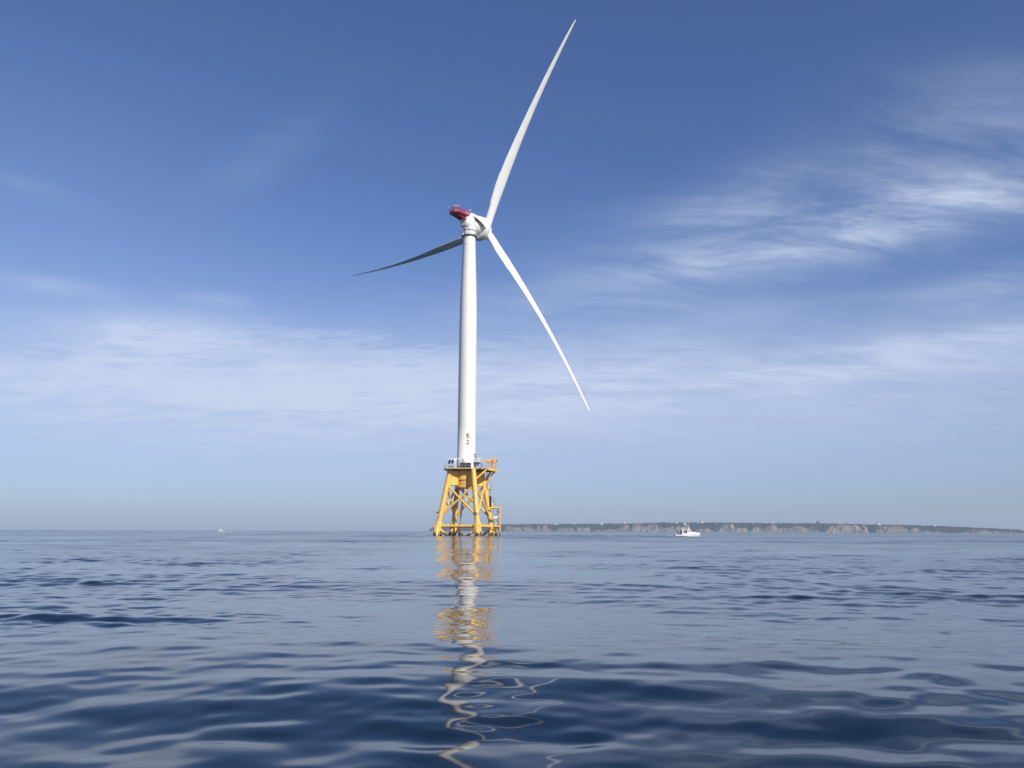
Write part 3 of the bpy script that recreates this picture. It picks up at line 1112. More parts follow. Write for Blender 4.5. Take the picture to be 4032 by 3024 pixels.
cb = thing('equipment_cabinet', 'low black cabinet on the deck in front of the tower foot', 'cabinet', on_deck(0.0, -4.3))
b = MB()
b.box((0, 0, 0.8), (3.5, 1.5, 1.6))
bd = b.build('body', M['black'], cb)
b = MB()
for q in range(7):
    b.box((0, -0.77, 0.25 + q * 0.19), (3.3, 0.04, 0.05))
b.build('louvre', M['dark'], bd)
b = MB()
railing(b, [(-1.6, -0.65, 1.6), (1.0, -0.65, 1.6), (1.0, 0.5, 1.6)], 0.42, 0.03, 0.9)
b.build('top_rail', M['galv'], cb)
dv = thing('davit', 'small grey hoist standing on the black cabinet', 'hoist', (TX - 0.85, TY - 4.3, DT + 1.61))
b = MB()
b.lathe([(0, 0.18), (0.5, 0.34), (0.9, 0.36), (1.15, 0.2), (1.2, 0.02)], (0, 0, 0), (0, 0, 1), 14)
b.build('housing', M['galv'], dv)
b = MB()
b.path([(0.0, 0, 1.0), (0.1, 0, 1.5), (0.38, 0, 1.45), (0.42, 0, 0.1)], 0.06, 8)
b.build('arm', M['grey'], dv)
fh = thing('foghorn', 'grey domed instrument on a post right of the tower foot', 'foghorn', on_deck(3.25, -1.9))
b = MB()
b.tube((0, 0, 0), (0, 0, 4.3), 0.12, n=10)
b.tube((0.02, 0, 2.9), (0.02, 0, 3.9), 0.24, n=10)
b.build('post', M['grey'], fh)
b = MB()
b.lathe([(4.2, 0.16), (4.5, 0.18), (4.52, 0.42), (4.9, 0.40), (5.25, 0.25), (5.4, 0.03)], (0.05, 0, 0), (0, 0, 1), 16)
b.build('dome', M['galv'], fh)
lb = thing('life_ring', 'small dark life ring hanging at the right deck railing', 'life ring', on_deck(5.15, -5.9))
b = MB()
b.path([(0, 0.42 * math.cos(a), 0.72 + 0.42 * math.sin(a)) for a in [2 * math.pi * q / 16 for q in range(17)]], 0.1, 8, False)
b.build('ring', M['dark'], lb)
b = MB()
b.tube((0, 0, 0), (0, 0, 0.4), 0.04, n=6)
b.build('bracket', M['galv'], lb)

# ------------------------------------------------------------------ wind turbine
WT = thing('wind_turbine', 'tall white three-bladed wind turbine standing on the yellow foundation', 'wind turbine', (TX, TY, DT))
TOPZ = 98.2 - DT
b = MB()
prof = [(0.0, 3.02), (0.25, 3.02), (0.26, 2.87), (14, 2.87), (27, 2.87), (40, 2.86), (53, 2.79), (61, 2.55), (69, 2.28), (TOPZ, 2.0)]
b.lathe(prof, (0, 0, 0), (0, 0, 1), 64)
TW = b.build('tower', M['tower'], WT)
b = MB()
for z_ in (13.8, 33, 52):
    rr_ = float(np.interp(z_, [p[0] for p in prof], [p[1] for p in prof]))
    b.tube((0, 0, z_), (0, 0, z_ + 0.1), rr_ + 0.012, n=64, cap=False)
b.build('section_joint', M['tower'], TW)
wrap_text('B', 2.1, 2.89, R(12.2), 31.05 - DT, M['ink'], TW, thick=0.05, stretch=0.98)
wrap_text('2', 2.1, 2.89, R(12.2), 29.05 - DT, M['ink'], TW, thick=0.05, stretch=1.05)
# service balcony on the tower's right
b = MB()
bx, by, bz = 3.85, -1.4, 22.95 - DT
b.box((bx, by, bz), (2.3, 1.8, 0.16))
bal = b.build('balcony', M['white'], WT)
b = MB()
railing(b, [(bx - 1.1, by - 0.85, bz + .08), (bx + 1.1, by - 0.85, bz + .08), (bx + 1.1, by + 0.85, bz + .08), (bx - 1.1, by + 0.85, bz + .08)], 1.2, 0.06, 0.75)
b.build('railing', M['white'], bal)
b = MB()
b.rings([[Vector((bx - 1.15 + q * 0, by, 0)) + Vector(v) for v in pts] for q, pts in
         ((0, [(0.2, -.35, bz - 1.5), (0.6, -.35, bz - 1.5), (0.6, .35, bz - 1.5), (0.2, .35, bz - 1.5)]),
          (1, [(0.0, -.8, bz - 0.1), (1.9, -.8, bz - 0.1), (1.9, .8, bz - 0.1), (0.0, .8, bz - 0.1)]))], False)
b.build('bracket', M['dark'], bal)

# nacelle: u along the rotor axis, v to its left
YAW = R(50.6)
U = Vector((math.cos(YAW), math.sin(YAW), 0))
V = Vector((-math.sin(YAW), math.cos(YAW), 0))
ZV = Vector((0, 0, 1))
HUBZ = 102.65 - DT
OVER = 7.9
def nc(u, v, z): return U * u + V * v + ZV * (z - DT)


# yaw gallery
b = MB()
b.lathe([(TOPZ - 0.25, 2.02), (TOPZ - 0.1, 2.68), (TOPZ + 0.12, 2.70), (TOPZ + 0.13, 2.0)], (0, 0, 0), (0, 0, 1), 40)
GA = b.build('yaw_gallery', M['grey'], WT)  # grey colour stands in for the shadow on the gallery's underside
b = MB()
n_ = 20
ring = [(2.58 * math.cos(2 * math.pi * q / n_), 2.58 * math.sin(2 * math.pi * q / n_)) for q in range(n_ + 1)]
for q in range(0, n_, 2):
    b.tube((*ring[q], TOPZ + .12), (*ring[q], TOPZ + 2.0), 0.06, n=6)
for h_ in (1.95, 1.15):
    b.path([(*r_, TOPZ + h_) for r_ in ring], 0.05, 6, False)
b.lathe([(TOPZ + 1.98, 2.52), (TOPZ + 1.98, 2.62), (TOPZ + 2.16, 2.62), (TOPZ + 2.16, 2.52)], (0, 0, 0), (0, 0, 1), 40, False)
b.build('gallery_rail', M['white'], GA)
b = MB()
b.tube((0, 0, TOPZ + 1.6), (0, 0, TOPZ + 1.9), 2.06, n=40, cap=False)  # darker band painted in for the shaded gap behind the rail
b.build('gap_shade_band', M['grey'], GA)
b = MB()
for q in range(0, 20, 4):
    b.box((2.75 * math.cos(2 * math.pi * q / 20 + .2), 2.75 * math.sin(2 * math.pi * q / 20 + .2), TOPZ + 0.1), (0.3, 0.3, 0.35))
b.build('gallery_lamp', M['white'], GA)
# yaw housing: round neck leaning back into the nacelle
b = MB()
rings = []
for (h_, uo, ru, rv) in ((0.12, 0, 2.02, 2.02), (1.9, 0, 2.04, 2.04), (2.0, 0, 2.04, 2.04), (3.2, -0.15, 2.25, 2.15), (4.6, -0.7, 2.65, 2.35), (6.0, -1.0, 3.0, 2.5), (7.0, -0.9, 2.8, 2.3), (7.5, -0.8, 2.3, 1.8)):
    rings.append([U * (uo + ru * math.cos(a)) + V * (rv * math.sin(a)) + ZV * (TOPZ + h_) for a in [2 * math.pi * q / 40 for q in range(40)]])
b.rings(rings)
b.build('yaw_housing', M['nacelle'], WT)
# cowl: overhanging shell swept from the hoist platform to the generator
b = MB()
outer = []
inner = []
nu, na = 22, 30
CZ = 102.5
for i in range(nu + 1):
    f = i / nu
    u_ = -3.4 + f * 7.6
    half = R(34 + 76 * f ** 1.15)
    rad = 3.0 + 0.95 * f
    cz = CZ + 0.15 * (1 - f)
    ro, ri = [], []
    for j in range(na + 1):
        a = -half + 2 * half * j / na
        ro.append(nc(u_, rad * math.sin(a), cz + rad * math.cos(a)))
        ri.append(nc(u_, (rad - 0.16) * math.sin(a), cz + (rad - 0.16) * math.cos(a)))
    outer.append(ro)
    inner.append(ri)
loops = [o_ + i_[::-1] for o_, i_ in zip(outer, inner)]
b.rings(loops, True, True, True)
NA = b.build('nacelle_cowl', M['nacelle'], WT, True)
b = MB()
b.box(nc(1.2, -0.6, CZ + 3.55), (1.2, 0.9, 0.5), (U, V, ZV))
b.box(nc(2.6, 0.3, CZ + 3.65), (0.7, 0.9, 0.35), (U, V, ZV))
b.build('roof_hatch', M['nacelle'], NA)
b = MB()
b.tube(nc(-0.1, -0.4, CZ + 2.9), nc(-0.1, -0.4, CZ + 5.2), 0.06, n=6)
b.tube(nc(-0.5, -0.4, CZ + 4.5), nc(0.3, -0.4, CZ + 4.5), 0.05, n=6)
b.box(nc(-0.45, -0.4, CZ + 4.65), (0.22, 0.22, 0.3), (U, V, ZV))
b.build('weather_mast', M['white'], NA)
# main frame inside and generator drum
b = MB()
b.lathe([(-3.0, 1.2), (-2.4, 2.0), (1.0, 2.3), (4.0, 2.6)], nc(0, 0, CZ), U, 32)
b.build('main_frame', M['nacelle'], WT)
b = MB()
b.lathe([(4.0, 2.2), (4.02, 3.7), (4.15, 3.95), (6.2, 3.95), (6.3, 3.86), (6.32, 3.2)], nc(0, 0, CZ), U, 56)
GE = b.build('generator', M['nacelle'], WT)
b = MB()
for q in range(40):
    a = 2 * math.pi * q / 40
    dv_ = V * math.sin(a) + ZV * math.cos(a)
    b.box(nc(6.1, 0, CZ) + dv_ * 3.98, (0.42, 0.22, 0.16), (U, V * math.cos(a) - ZV * math.sin(a), dv_))
b.build('cooling_fin', M['nacelle'], GE)
# hub
TILT = R(1.6)
AX = (U * math.cos(TILT) + ZV * math.sin(TILT)).normalized()
HC = U * OVER + ZV * HUBZ
b = MB()
b.lathe([(-1.75, 2.9), (-1.5, 2.75), (-0.9, 2.35), (0.3, 2.3), (1.3, 1.95), (2.0, 1.2), (2.3, 0.25)], HC, AX, 40)
HB = b.build('hub', M['nacelle'], WT)
# hoist platform (red) behind the nacelle
FZ = 104.15
fl = [(-2.0, -2.15), (-2.0, 2.15), (-7.4, 2.15), (-8.7, 0.95), (-8.7, -0.95), (-7.4, -2.15)]
b = MB()
pl = [nc(u_, v_, FZ) for u_, v_ in fl]
b.rings([[nc(u_ * 0.85 - 0.5, v_ * 0.6, FZ - 0.16) for u_, v_ in fl], [nc(u_ * 0.985 - .05, v_ * 0.96, FZ - 0.06) for u_, v_ in fl], pl, [p_ + ZV * 0.26 for p_ in pl]], False)
HP = b.build('hoist_platform', M['red'], WT)
b = MB()
for v_ in (-1.2, 0, 1.2):
    b.add([nc(u_, v_ + s_, z_) for s_ in (-.09, .09) for u_, z_ in ((-2.2, FZ - .17), (-7.9, FZ - .17), (-7.2, FZ - .42), (-2.2, FZ - 1.3))],
          [(0, 1, 2, 3), (7, 6, 5, 4), (0, 4, 5, 1), (1, 5, 6, 2), (2, 6, 7, 3), (3, 7, 4, 0)])
b.build('platform_beam', M['red'], HP)
b = MB()
for (u0, v0), (u1, v1) in zip(fl, fl[1:] + fl[:1]):
    if (u0, v0) == (-2.0, -2.15): continue
    p0, p1 = nc(u0, v0, FZ + .32), nc(u1, v1, FZ + .32)
    n_ = max(2, round((p1 - p0).length / 0.9))
    for q in range(n_ + 1):
        p_ = p0.lerp(p1, q / n_)
        b.tube(p_, p_ + ZV * 1.6, 0.10 if q in (0, n_) else 0.05, n=6)
    for h_ in (1.6, 0.8):
        b.tube(p0 + ZV * h_, p1 + ZV * h_, 0.05, n=6)
    d_ = (p1 - p0).normalized()
    b.box((p0 + p1) / 2 + ZV * 0.15, ((p1 - p0).length, 0.06, 0.3), (d_, ZV.cross(d_), ZV))
    for q in range(14):                                          # mesh infill
        p_ = p0.lerp(p1, (q + 0.5) / 14)
        b.tube(p_, p_ + ZV * 1.6, 0.016, n=4)
b.build('platform_railing', M['red'], HP)
b = MB()
for u_, v_ in fl[2:]:
    p_ = nc(u_, v_, FZ + 1.92)
    b.box(p_ + ZV * 0.1, (0.26, 0.26, 0.22))
b.tube(nc(-8.7, -0.9, FZ + 1.95), nc(-7.5, -2.1, FZ + 1.95), 0.07, n=6)
b.build('obstruction_light', M['white'], HP)
b = MB()
b.box(nc(-2.1, -1.5, FZ + 0.75), (0.9, 0.9, 0.9), (U, V, ZV))
b.box(nc(-1.0, -1.7, FZ + 0.35), (0.9, 0.7, 1.0), (U, V, ZV))
b.box(nc(-2.6, 0.9, FZ + 0.8), (0.7, 1.2, 1.0), (U, V, ZV))
b.tube(nc(-2.0, -1.9, FZ + 1.2), nc(-1.2, -1.9, FZ + 1.0), 0.2, n=10)
b.build('hoist_winch', M['red'], HP)

# blades: span along +Z, trailing edge to -X (feathered), flap along +Y
ST_R = [1.7, 2.6, 4, 6, 8.5, 11.5, 15, 19, 24, 30, 37, 44, 51, 58, 64, 69, 72.5, 74.4, 75]
ST_C = [2.8, 2.8, 2.85, 3.05, 3.4, 3.75, 4.05, 4.15, 3.95, 3.45, 2.9, 2.42, 2.0, 1.62, 1.3, 1.0, 0.72, 0.40, 0.08]
ST_T = [1.0, 1.0, .97, .82, .64, .5, .41, .35, .30, .27, .245, .225, .21, .2, .19, .18, .18, .18, .2]
ST_G = [-4, -4, -4, -4, -3, -2, 0, 1, 2, 3, 4, 5, 5.5, 6, 6, 6, 6, 6, 6]
BOW = 2.0


def blade_section(i_f):
    r_ = i_f
    c = float(np.interp(r_, ST_R, ST_C)); tt = float(np.interp(r_, ST_R, ST_T)); g = R(float(np.interp(r_, ST_R, ST_G)))
    w = float(np.clip((tt - 0.30) / 0.68, 0, 1)) ** 0.9          # 1 = round root
    ax = 0.5 * w + 0.34 * (1 - w)
    pts = []
    n = 28
    for k in range(n):
        a = 2 * math.pi * k / n
        xc = 0.5 + 0.5 * math.cos(a)                            # 1 trailing, 0 leading
        cy = 0.5 * math.sin(a)
        yt = 5 * (0.2969 * math.sqrt(max(xc, 0)) - 0.1260 * xc - 0.3516 * xc ** 2 + 0.2843 * xc ** 3 - 0.1015 * xc ** 4)
        ya = yt * tt * (1 if math.sin(a) >= 0 else -1) + 0.035 * math.sin(math.pi * xc)
        yy = w * cy * tt + (1 - w) * ya
        X_, Y_ = -(xc - ax) * c, yy * c
        x2 = X_ * math.cos(g) - Y_ * math.sin(g)
        y2 = X_ * math.sin(g) + Y_ * math.cos(g)
        s_ = r_ / 75.0
        pts.append(Vector((x2, y2 - 4 * BOW * s_ * (1 - s_), r_)))
    return pts


b = MB()
rs = []
for a_, c_ in zip(ST_R[:-1], ST_R[1:]):
    k_ = max(1, int((c_ - a_) / 1.6))
    rs += [a_ + (c_ - a_) * q / k_ for q in range(k_)]
rs.append(75.0)
b.rings([blade_section(r_) for r_ in rs])
BLADE_ME = b.build('blade', M['blade'], WT)
b = MB()
for q in range(30):
    r_ = 9.0 + q * 0.36
    te0, te1 = blade_section(r_)[0], blade_section(r_ + 0.36)[0]
    md = (te0 + te1) / 2
    tip_ = md + Vector((-0.42, 0, 0))
    t2 = Vector((0, 0.012, 0))
    b.add([te0 + t2, te1 + t2, tip_ + t2, te0 - t2, te1 - t2, tip_ - t2], [(0, 1, 2), (5, 4, 3), (0, 3, 4, 1), (1, 4, 5, 2), (2, 5, 3, 0)])
SERR = b.build('serrated_edge', M['white'], BLADE_ME)
b = MB()
for z_ in (1.75, 2.15, 2.55):
    b.tube((0, 0, z_), (0, 0, z_ + 0.16), 1.56, n=28)
RING = b.build('root_ring', M['nacelle'], BLADE_ME)

TH0 = R(29.73)
e1 = (ZV * math.cos(TILT) - U * math.sin(TILT)).normalized()
e2 = AX.cross(e1)
CONE = R(3.07)
TIPS_FIX = [Vector((0, 0, 0))] * 3
for k in range(3):
    t_ = TH0 + k * 2 * math.pi / 3
    rdir = e1 * math.cos(t_) + e2 * math.sin(t_)
    span = (rdir * math.cos(CONE) + AX * math.sin(CONE)).normalized()
    tang = rdir.cross(-AX).normalized()
    xax = (AX - span * AX.dot(span)).normalized()                # leading edge upwind
    yax = span.cross(xax).normalized()
    if yax.dot(tang) < 0:
        yax = -yax; flip = True
    else:
        flip = False
    mm = Matrix.Identity(4)
    for i, v in enumerate((xax, yax, span)):
        for j in range(3):
            mm[j][i] = v[j]
    mm = mm @ Matrix.Scale(1.0 if k == 0 else 1.012, 4)
    mm.translation = HC
    if k == 0:
        o = BLADE_ME
    else:
        o = copy_tree(BLADE_ME, WT)
    o.matrix_local = mm

# ------------------------------------------------------------------ boats and people
def skin_person(name, label, pts, edges, radii, top_mat, low_mat, split, loc, rotz, headz, group=None):
    me = bpy.data.meshes.new('skeleton')
    me.from_pydata(pts, edges, [])
    ob = bpy.data.objects.new('skeleton', me)
    COL.objects.link(ob)
    md = ob.modifiers.new('s', 'SKIN')
    md.use_smooth_shade = True
    for i, r_ in enumerate(radii):
        me.skin_vertices[0].data[i].radius = (r_, r_ * 0.85)
    me.skin_vertices[0].data[0].use_root = True
    sb = ob.modifiers.new('b', 'SUBSURF')
    sb.levels = sb.render_levels = 1
    dg = bpy.context.evaluated_depsgraph_get()
    out = bpy.data.meshes.new_from_object(ob.evaluated_get(dg))
    bpy.data.objects.remove(ob)
    out.name = name
    out.materials.clear()
    for q in (top_mat, low_mat, M['skin']):
        out.materials.append(q)
    hand = [Vector(pts[i]) for i in (9, 13)]
    for p_ in out.polygons:
        c = p_.center
        p_.material_index = 2 if c.z > headz or min((c - h_).length for h_ in hand) < 0.10 else (0 if c.z > split else 1)
        p_.use_smooth = True
    o = bpy.data.objects.new(name, out)
    COL.objects.link(o)
    o.location = loc
    o.rotation_euler = (0, 0, rotz)
    tag(o, label, 'person', group)
    hr = MB()
    hr.lathe([(-0.03, 0.118), (0.05, 0.12), (0.11, 0.085), (0.135, 0.01)], Vector(pts[4]) + Vector((0.012, 0, 0.02)), (0.1, 0, 1), 12)
    hr.build('hair', M['dark'], o)
    nz = MB()
    c = Vector(pts[4])
    nz.lathe([(0, 0.02), (0.035, 0.008)], c + Vector((-0.105, 0, -0.01)), (-1, 0, -0.2), 6)
    nz.box(c + Vector((-0.108, 0.04, 0.03)), (0.012, 0.025, 0.012), mi=1)
    nz.box(c + Vector((-0.108, -0.04, 0.03)), (0.012, 0.025, 0.012), mi=1)
    nz.box(c + Vector((-0.104, 0, -0.06)), (0.012, 0.05, 0.012), mi=1)
    for s_ in (-1, 1):
        nz.box(c + Vector((0.01, 0.105 * s_, 0)), (0.045, 0.02, 0.07))
    nz.build('face', [M['skin'], M['dark']], o)
    return o


# 0 pelvis 1 waist 2 chest 3 neck 4 head 5 crown | 6 sh.R 7 el 8 wr 9 hand | 10 sh.L.. 13 | 14 hip R 15 knee 16 ankle 17 toe | 18..21
EDG = [(0, 1), (1, 2), (2, 3), (3, 4), (4, 5), (2, 6), (6, 7), (7, 8), (8, 9), (2, 10), (10, 11), (11, 12), (12, 13),
       (0, 14), (14, 15), (15, 16), (16, 17), (0, 18), (18, 19), (19, 20), (20, 21)]
RAD = [.15, .14, .165, .06, .105, .085, .075, .052, .036, .045, .075, .052, .036, .045, .095, .068, .048, .045, .095, .068, .048, .045]
STAND = [(0, 0, .92), (0, 0, 1.12), (-.02, 0, 1.36), (0, 0, 1.50), (-.01, 0, 1.62), (0, 0, 1.70),
         (0, .20, 1.40), (-.05, .26, 1.14), (-.26, .22, 1.02), (-.34, .20, 1.02), (0, -.20, 1.40), (.04, -.27, 1.14), (-.10, -.28, .92), (-.14, -.28, .84),
         (0, .10, .86), (-.03, .12, .48), (.02, .13, .09), (-.14, .14, .05), (0, -.10, .86), (-.05, -.12, .48), (0, -.13, .09), (-.16, -.14, .05)]
SIT = [(0, 0, .52), (.0, 0, .72), (-.04, 0, .96), (-.03, 0, 1.10), (-.05, 0, 1.22), (-.04, 0, 1.30),
       (-.04, .20, 1.0), (-.16, .26, .76), (-.36, .20, .80), (-.44, .18, .82), (-.04, -.20, 1.0), (-.16, -.26, .76), (-.36, -.20, .80), (-.44, -.18, .82),
       (-.05, .10, .50), (-.44, .13, .50), (-.46, .13, .10), (-.60, .14, .05), (-.05, -.10, .50), (-.44, -.13, .50), (-.46, -.13, .10), (-.60, -.14, .05)]

BT = thing('motorboat', 'white hardtop motorboat heading right across the water before the bluffs', 'boat', (BOAT.x, BOAT.y, -0.12))
BS = 0.00805
def bx_(zx): return (zx - 1165) * BS
def bz_(zy): return (826 - zy) * BS + 0.12


def hull_rings(st):
    rings = []
    for (x, hb, zs, hc, zc, zk) in st:
        rings.append([Vector((x + (zs - zk) * 0.0, -hb, zs)), Vector((x, -hb * 0.97, zs * 0.6 + zc * 0.4)), Vector((x, -hc, zc)), Vector((x, 0, zk)),
                      Vector((x, hc, zc)), Vector((x, hb * 0.97, zs * 0.6 + zc * 0.4)), Vector((x, hb, zs))])
    return rings


st = []
for f in np.linspace(0, 1, 17):
    x = -4.22 + f * 8.4
    hb = 1.42 * (1 - max(0, (f - 0.45) / 0.55) ** 2.3) + 0.02
    zs = 0.72 + 0.66 * max(0, f - 0.15) ** 1.5 / 0.85 ** 1.5
    hc = hb * (0.93 - 0.5 * max(0, f - 0.4) / 0.6)
    zc = 0.02 + 0.55 * max(0, f - 0.55) ** 1.5 / 0.45 ** 1.5
    zk = -0.45 + 0.75 * max(0, f - 0.75) ** 1.6 / 0.25 ** 1.6
    st.append((x + (0.12 if f > 0.95 else 0), hb, zs, hc, zc, zk))
b = MB()
b.rings(hull_rings(st), True, True, False)
HU = b.build('hull', M['hull'], BT)
b = MB()                                                       # deck and rub rail
vs, fs = [], []
for (x, hb, zs, *_r2) in st:
    z_ = zs - 0.04 if x > 0.3 else 0.36
    vs += [(x, -hb + 0.03, z_), (x, hb - 0.03, z_)]
for q in range(len(st) - 1):
    fs.append((2 * q, 2 * q + 2, 2 * q + 3, 2 * q + 1))
b.add(vs, fs)
b.build('deck', M['hull'], BT)
b = MB()
for s_ in (-1, 1):
    b.path([(x, s_ * hb, zs) for (x, hb, zs, *_r2) in st], 0.045, 8)
b.build('rub_rail', M['hull'], HU)
# trunk cabin
b = MB()
tr = []
for zx, hw, top in ((1180, 1.1, 640), (1335, 1.0, 642), (1480, 0.75, 645), (1545, 0.5, 650)):
    x = bx_(zx)
    tr.append([Vector((x, -hw, 0.7)), Vector((x - .02, -hw * .93, bz_(top) - .1)), Vector((x - .03, -hw * .8, bz_(top))), Vector((x - .03, hw * .8, bz_(top))),
               Vector((x - .02, hw * .93, bz_(top) - .1)), Vector((x, hw, 0.7))])
b.rings(tr, False)
b.build('trunk_cabin', M['hull'], BT)
# wheelhouse front, sides, roof
b = MB()
xa, xb, zt = bx_(1140), bx_(1262), bz_(545)
for s_ in (-1, 1):
    y = 1.02 * s_
    th = 0.06
    sec = [(xa, 0.7), (bx_(1345), bz_(645)), (xb + 0.1, zt), (bx_(1165), zt), (xa, bz_(575))]
    sec[1] = (bx_(1340), bz_(648))
    vs = [(x, y, z) for x, z in sec] + [(x, y - th * s_, z) for x, z in sec]
    n_ = len(sec)
    b.add(vs, [tuple(range(n_)), tuple(range(n_, 2 * n_))[::-1]] + [(i, (i + 1) % n_, n_ + (i + 1) % n_, n_ + i) for i in range(n_)])
    b.box((bx_(952), y - 0.03 * s_, (bz_(725) + zt) / 2 - 0.1), (bx_(975) - bx_(928), 0.07, zt - bz_(725) + 0.25))
    b.box((bx_(1060), y - 0.02 * s_, bz_(710)), (bx_(1145) - bx_(970), 0.05, 0.32))
b.build('wheelhouse', M['hull'], BT)
for pts in (((1190, 648), (1236, 648), (1222, 585), (1188, 590)), ((1275, 640), (1303, 636), (1276, 566), (1252, 566))):
    for s_ in (-1, 1):
        b = MB()
        b.add([(bx_(x), 1.035 * s_, bz_(z)) for x, z in pts] + [(bx_(x), 1.025 * s_, bz_(z)) for x, z in pts],
              [(0, 1, 2, 3), (7, 6, 5, 4), (0, 4, 5, 1), (1, 5, 6, 2), (2, 6, 7, 3), (3, 7, 4, 0)])
        b.build('side_window', M['glass'], BT)
b = MB()
p0, p1 = (bx_(1338), bz_(646)), (xb + 0.12, zt)
b.add([(p0[0], -0.98, p0[1]), (p0[0], 0.98, p0[1]), (p1[0], 0.98, p1[1]), (p1[0], -0.98, p1[1]),
       (p0[0] - .05, -0.98, p0[1]), (p0[0] - .05, 0.98, p0[1]), (p1[0] - .05, 0.98, p1[1]), (p1[0] - .05, -0.98, p1[1])],
      [(0, 1, 2, 3), (7, 6, 5, 4), (0, 4, 5, 1), (1, 5, 6, 2), (2, 6, 7, 3), (3, 7, 4, 0)])
b.build('windscreen', M['glass'], BT)
b = MB()
b.rings([[Vector((x, y, z)) for x, y, z in ring_] for ring_ in (
    [(bx_(878), -1.1, zt + .02), (bx_(1302), -1.1, zt + .02), (bx_(1302), 1.1, zt + .02), (bx_(878), 1.1, zt + .02)],
    [(bx_(875), -1.15, zt + .1), (bx_(1308), -1.15, zt + .1), (bx_(1308), 1.15, zt + .1), (bx_(875), 1.15, zt + .1)],
    [(bx_(885), -1.0, zt + .19), (bx_(1290), -1.0, zt + .19), (bx_(1290), 1.0, zt + .19), (bx_(885), 1.0, zt + .19)])], False)
RF = b.build('hardtop', M['hull'], BT)
b = MB()
b.box((bx_(912), 0, zt + 0.24), (0.55, 1.6, 0.2))
b.build('spreader_light', M['hull'], RF)
b = MB()
b.box((bx_(1225), 0, zt + 0.35), (0.4, 0.3, 0.4))
b.tube((bx_(1225), 0, zt + 0.5), (bx_(1225), 0, zt + 0.72), 0.28, n=16)
b.build('radar_dome', M['hull'], RF)
for zx, zy in ((1157, 345), (1208, 335)):
    b = MB()
    b.tube((bx_(zx + 12), 0.3 if zx < 1200 else -0.3, zt + 0.15), (bx_(zx), 0.3 if zx < 1200 else -0.3, bz_(zy)), 0.07, 0.05, n=8)
    b.build('antenna', M['hull'], RF)
b = MB()
b.box((bx_(1095), 0, 1.05), (0.3, 1.7, 0.9))
b.build('helm_console', M['cloth2'], BT)
b = MB()
b.box((-4.18, 0, 0.55), (0.14, 2.5, 0.42))
b.build('transom', M['hull'], BT)

skin_person('person', 'person in dark clothes standing at the stern of the motorboat', STAND, EDG, RAD, M['cloth'], M['cloth'], .92,
            (BOAT.x + bx_(878), BOAT.y - 0.35, 0.24), 0.4, 1.5, 'people aboard the motorboat')
skin_person('person', 'person standing under the hardtop beside the wide aft pillar', STAND, EDG, RAD, M['cloth2'], M['cloth'], .92,
            (BOAT.x + bx_(1010), BOAT.y + 0.3, 0.24), 2.6, 1.5, 'people aboard the motorboat')
skin_person('person', 'person seated low at the helm behind the wheelhouse side', SIT, EDG, RAD, M['cloth'], M['cloth'], .5,
            (BOAT.x + bx_(1085), BOAT.y - 0.5, 0.50), math.pi, 1.1, 'people aboard the motorboat')
cg = thing('bait_cooler', 'small white cooler box on the stern of the motorboat', 'cooler', (BOAT.x + bx_(682), BOAT.y - 0.7, 0.24))
b = MB()
b.box((0, 0, 0.34), (0.34, 0.6, 0.68))
b.build('body', M['hull'], cg)
b = MB()
b.box((0, 0, 0.71), (0.38, 0.64, 0.06))
b.build('lid', M['hull'], cg)
cg = thing('fishing_crate', 'dark crate with rods on the open stern deck of the motorboat', 'crate', (BOAT.x + bx_(750), BOAT.y - 0.5, 0.24))
b = MB()
b.box((0, 0, 0.4), (0.85, 0.9, 0.8))
b.build('body', M['cloth'], cg)
b = MB()
b.tube((0.1, 0, 0.8), (0.22, 0.1, 1.25), 0.05, n=6)
b.tube((-0.2, 0.1, 0.8), (-0.28, 0.1, 1.05), 0.06, n=6)
b.build('rod', M['dark'], cg)


def foam(name, label, spots, loc):
    b = MB()
    for (x, y, rx, ry, h) in spots:
        n_ = 10
        ring_ = [(x + rx * math.cos(2 * math.pi * q / n_) * random.uniform(.75, 1.2), y + ry * math.sin(2 * math.pi * q / n_) * random.uniform(.75, 1.2), -0.05) for q in range(n_)]
        mid = [(x + (p_[0] - x) * 0.6, y + (p_[1] - y) * 0.6, h * random.uniform(.6, 1)) for p_ in ring_]
        b.add(ring_ + mid + [(x, y, h)], [(q, (q + 1) % n_, n_ + (q + 1) % n_, n_ + q) for q in range(n_)] +
              [(n_ + q, n_ + (q + 1) % n_, 2 * n_) for q in range(n_)], True)
    o = b.build(name, M['foam'], None)
    o.location = loc
    return tag(o, label, 'foam', kind='stuff')


sp_ = []
for q in range(26):
    x = random.uniform(-1.8, 4.2)
    sp_.append((x, -1.62 - random.uniform(0, 0.25), random.uniform(.2, .55), random.uniform(.08, .25), random.uniform(.08, .20)))
for q in range(16):
    x = -4.3 - random.random() ** 1.5 * 4
    sp_.append((x, random.uniform(-1.1, .9), random.uniform(.15, .5), random.uniform(.1, .3), random.uniform(.05, .16)))
foam('wake_foam', 'white bow spray and wake foam along the near motorboat', sp_, (BOAT.x, BOAT.y, 0.0))

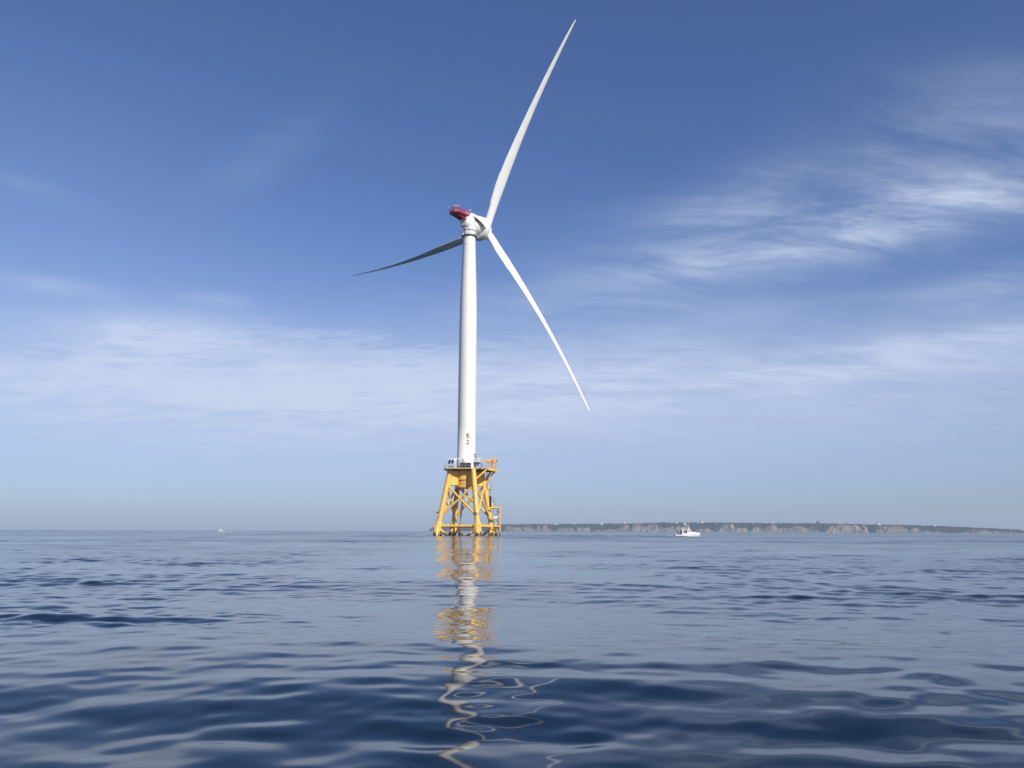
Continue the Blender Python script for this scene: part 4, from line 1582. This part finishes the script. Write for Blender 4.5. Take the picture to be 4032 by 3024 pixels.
# distant cruiser on the left, heading left
CP = at(871, 820)
CB = thing('cabin_cruiser', 'small white cabin boat far off on the left horizon heading left', 'boat', (CP.x, CP.y, -0.1), None, math.pi)
CB.scale = (0.76, 0.76, 0.76)
b = MB()
st2 = []
for f in np.linspace(0, 1, 13):
    st2.append((-4.4 + 8.8 * f, 1.5 * (1 - max(0, (f - .4) / .6) ** 2.2) + .02, 1.0 + 0.5 * f * f, 1.35 * (1 - .7 * max(0, (f - .4) / .6)), .1 + .4 * max(0, f - .6), -.4 + .8 * max(0, f - .7)))
b.rings(hull_rings(st2), True, True, False)
b.add([v for (x, hb, zs, *_q) in st2 for v in ((x, -hb, zs - .05), (x, hb, zs - .05))], [(2 * q, 2 * q + 2, 2 * q + 3, 2 * q + 1) for q in range(12)])
b.build('hull', M['hull'], CB)
b = MB()
b.rings([[Vector(v) for v in r_] for r_ in ([(-0.7, -1.1, .9), (2.9, -.9, 1.1), (2.9, .9, 1.1), (-0.7, 1.1, .9)],
                                            [(-0.5, -1.0, 2.3), (1.6, -.85, 2.3), (1.6, .85, 2.3), (-0.5, 1.0, 2.3)])], False)
CC = b.build('cabin', M['hull'], CB)
b = MB()
b.box((0.55, -1.0, 1.9), (1.5, 0.3, 0.45))
b.box((0.55, 1.0, 1.9), (1.5, 0.3, 0.45))
b.build('window', M['glass'], CC)
b = MB()
b.box((0.6, 0, 2.42), (3.3, 2.2, 0.16))
b.box((1.0, 0, 2.8), (0.8, 1.0, 0.7))
b.tube((0.9, 0, 3.0), (1.2, 0, 5.0), 0.06, n=6)
b.build('roof', M['hull'], CB)
foam('wake_foam', 'short streak of white foam behind the far cabin boat',
     [(4.8 + q * .5 + random.random(), random.uniform(-.8, .8), .6, .4, .35) for q in range(3)] + [(9.6, 0, .8, .5, .3)], (CP.x - 0.6, CP.y, 0))

SPP = at(1197, 2600)
SB = thing('skiff', 'tiny white open boat on the horizon between cabin boat and turbine', 'boat', (SPP.x, SPP.y, -0.1), None, 0.3)
b = MB()
b.rings(hull_rings([(s_[0] * .62, s_[1] * .8, s_[2] * .8, s_[3] * .8, s_[4], s_[5]) for s_ in st2]), True, True, False)
b.build('hull', M['hull'], SB)
b = MB()
b.rings([[Vector(v) for v in r_] for r_ in ([(-1.4, -.8, .6), (1.3, -.8, .7), (1.3, .8, .7), (-1.4, .8, .6)], [(-1.0, -.6, 2.3), (0.2, -.6, 2.5), (0.2, .6, 2.5), (-1.0, .6, 2.3)])], False)
b.build('cabin', M['hull'], SB)

# ------------------------------------------------------------------ haze
b = MB()
b.box((0, 4500, 86.5), (17000, 15400, 193))
hz = b.build('haze', None)
hz.data.materials.clear()
mt = bpy.data.materials.new('sea_haze')
mt.use_nodes = True
t = NT(mt.node_tree)
t.n.clear()
out = t.node('ShaderNodeOutputMaterial')
pv = t.node('ShaderNodeVolumePrincipled')
pv.inputs['Color'].default_value = (0.66, 0.81, 1.0, 1)
pv.inputs['Density'].default_value = 1.05e-4
pv.inputs['Anisotropy'].default_value = 0.0
t.l.new(pv.outputs[0], out.inputs['Volume'])
hz.data.materials.append(mt)
tag(hz, kind='stuff')
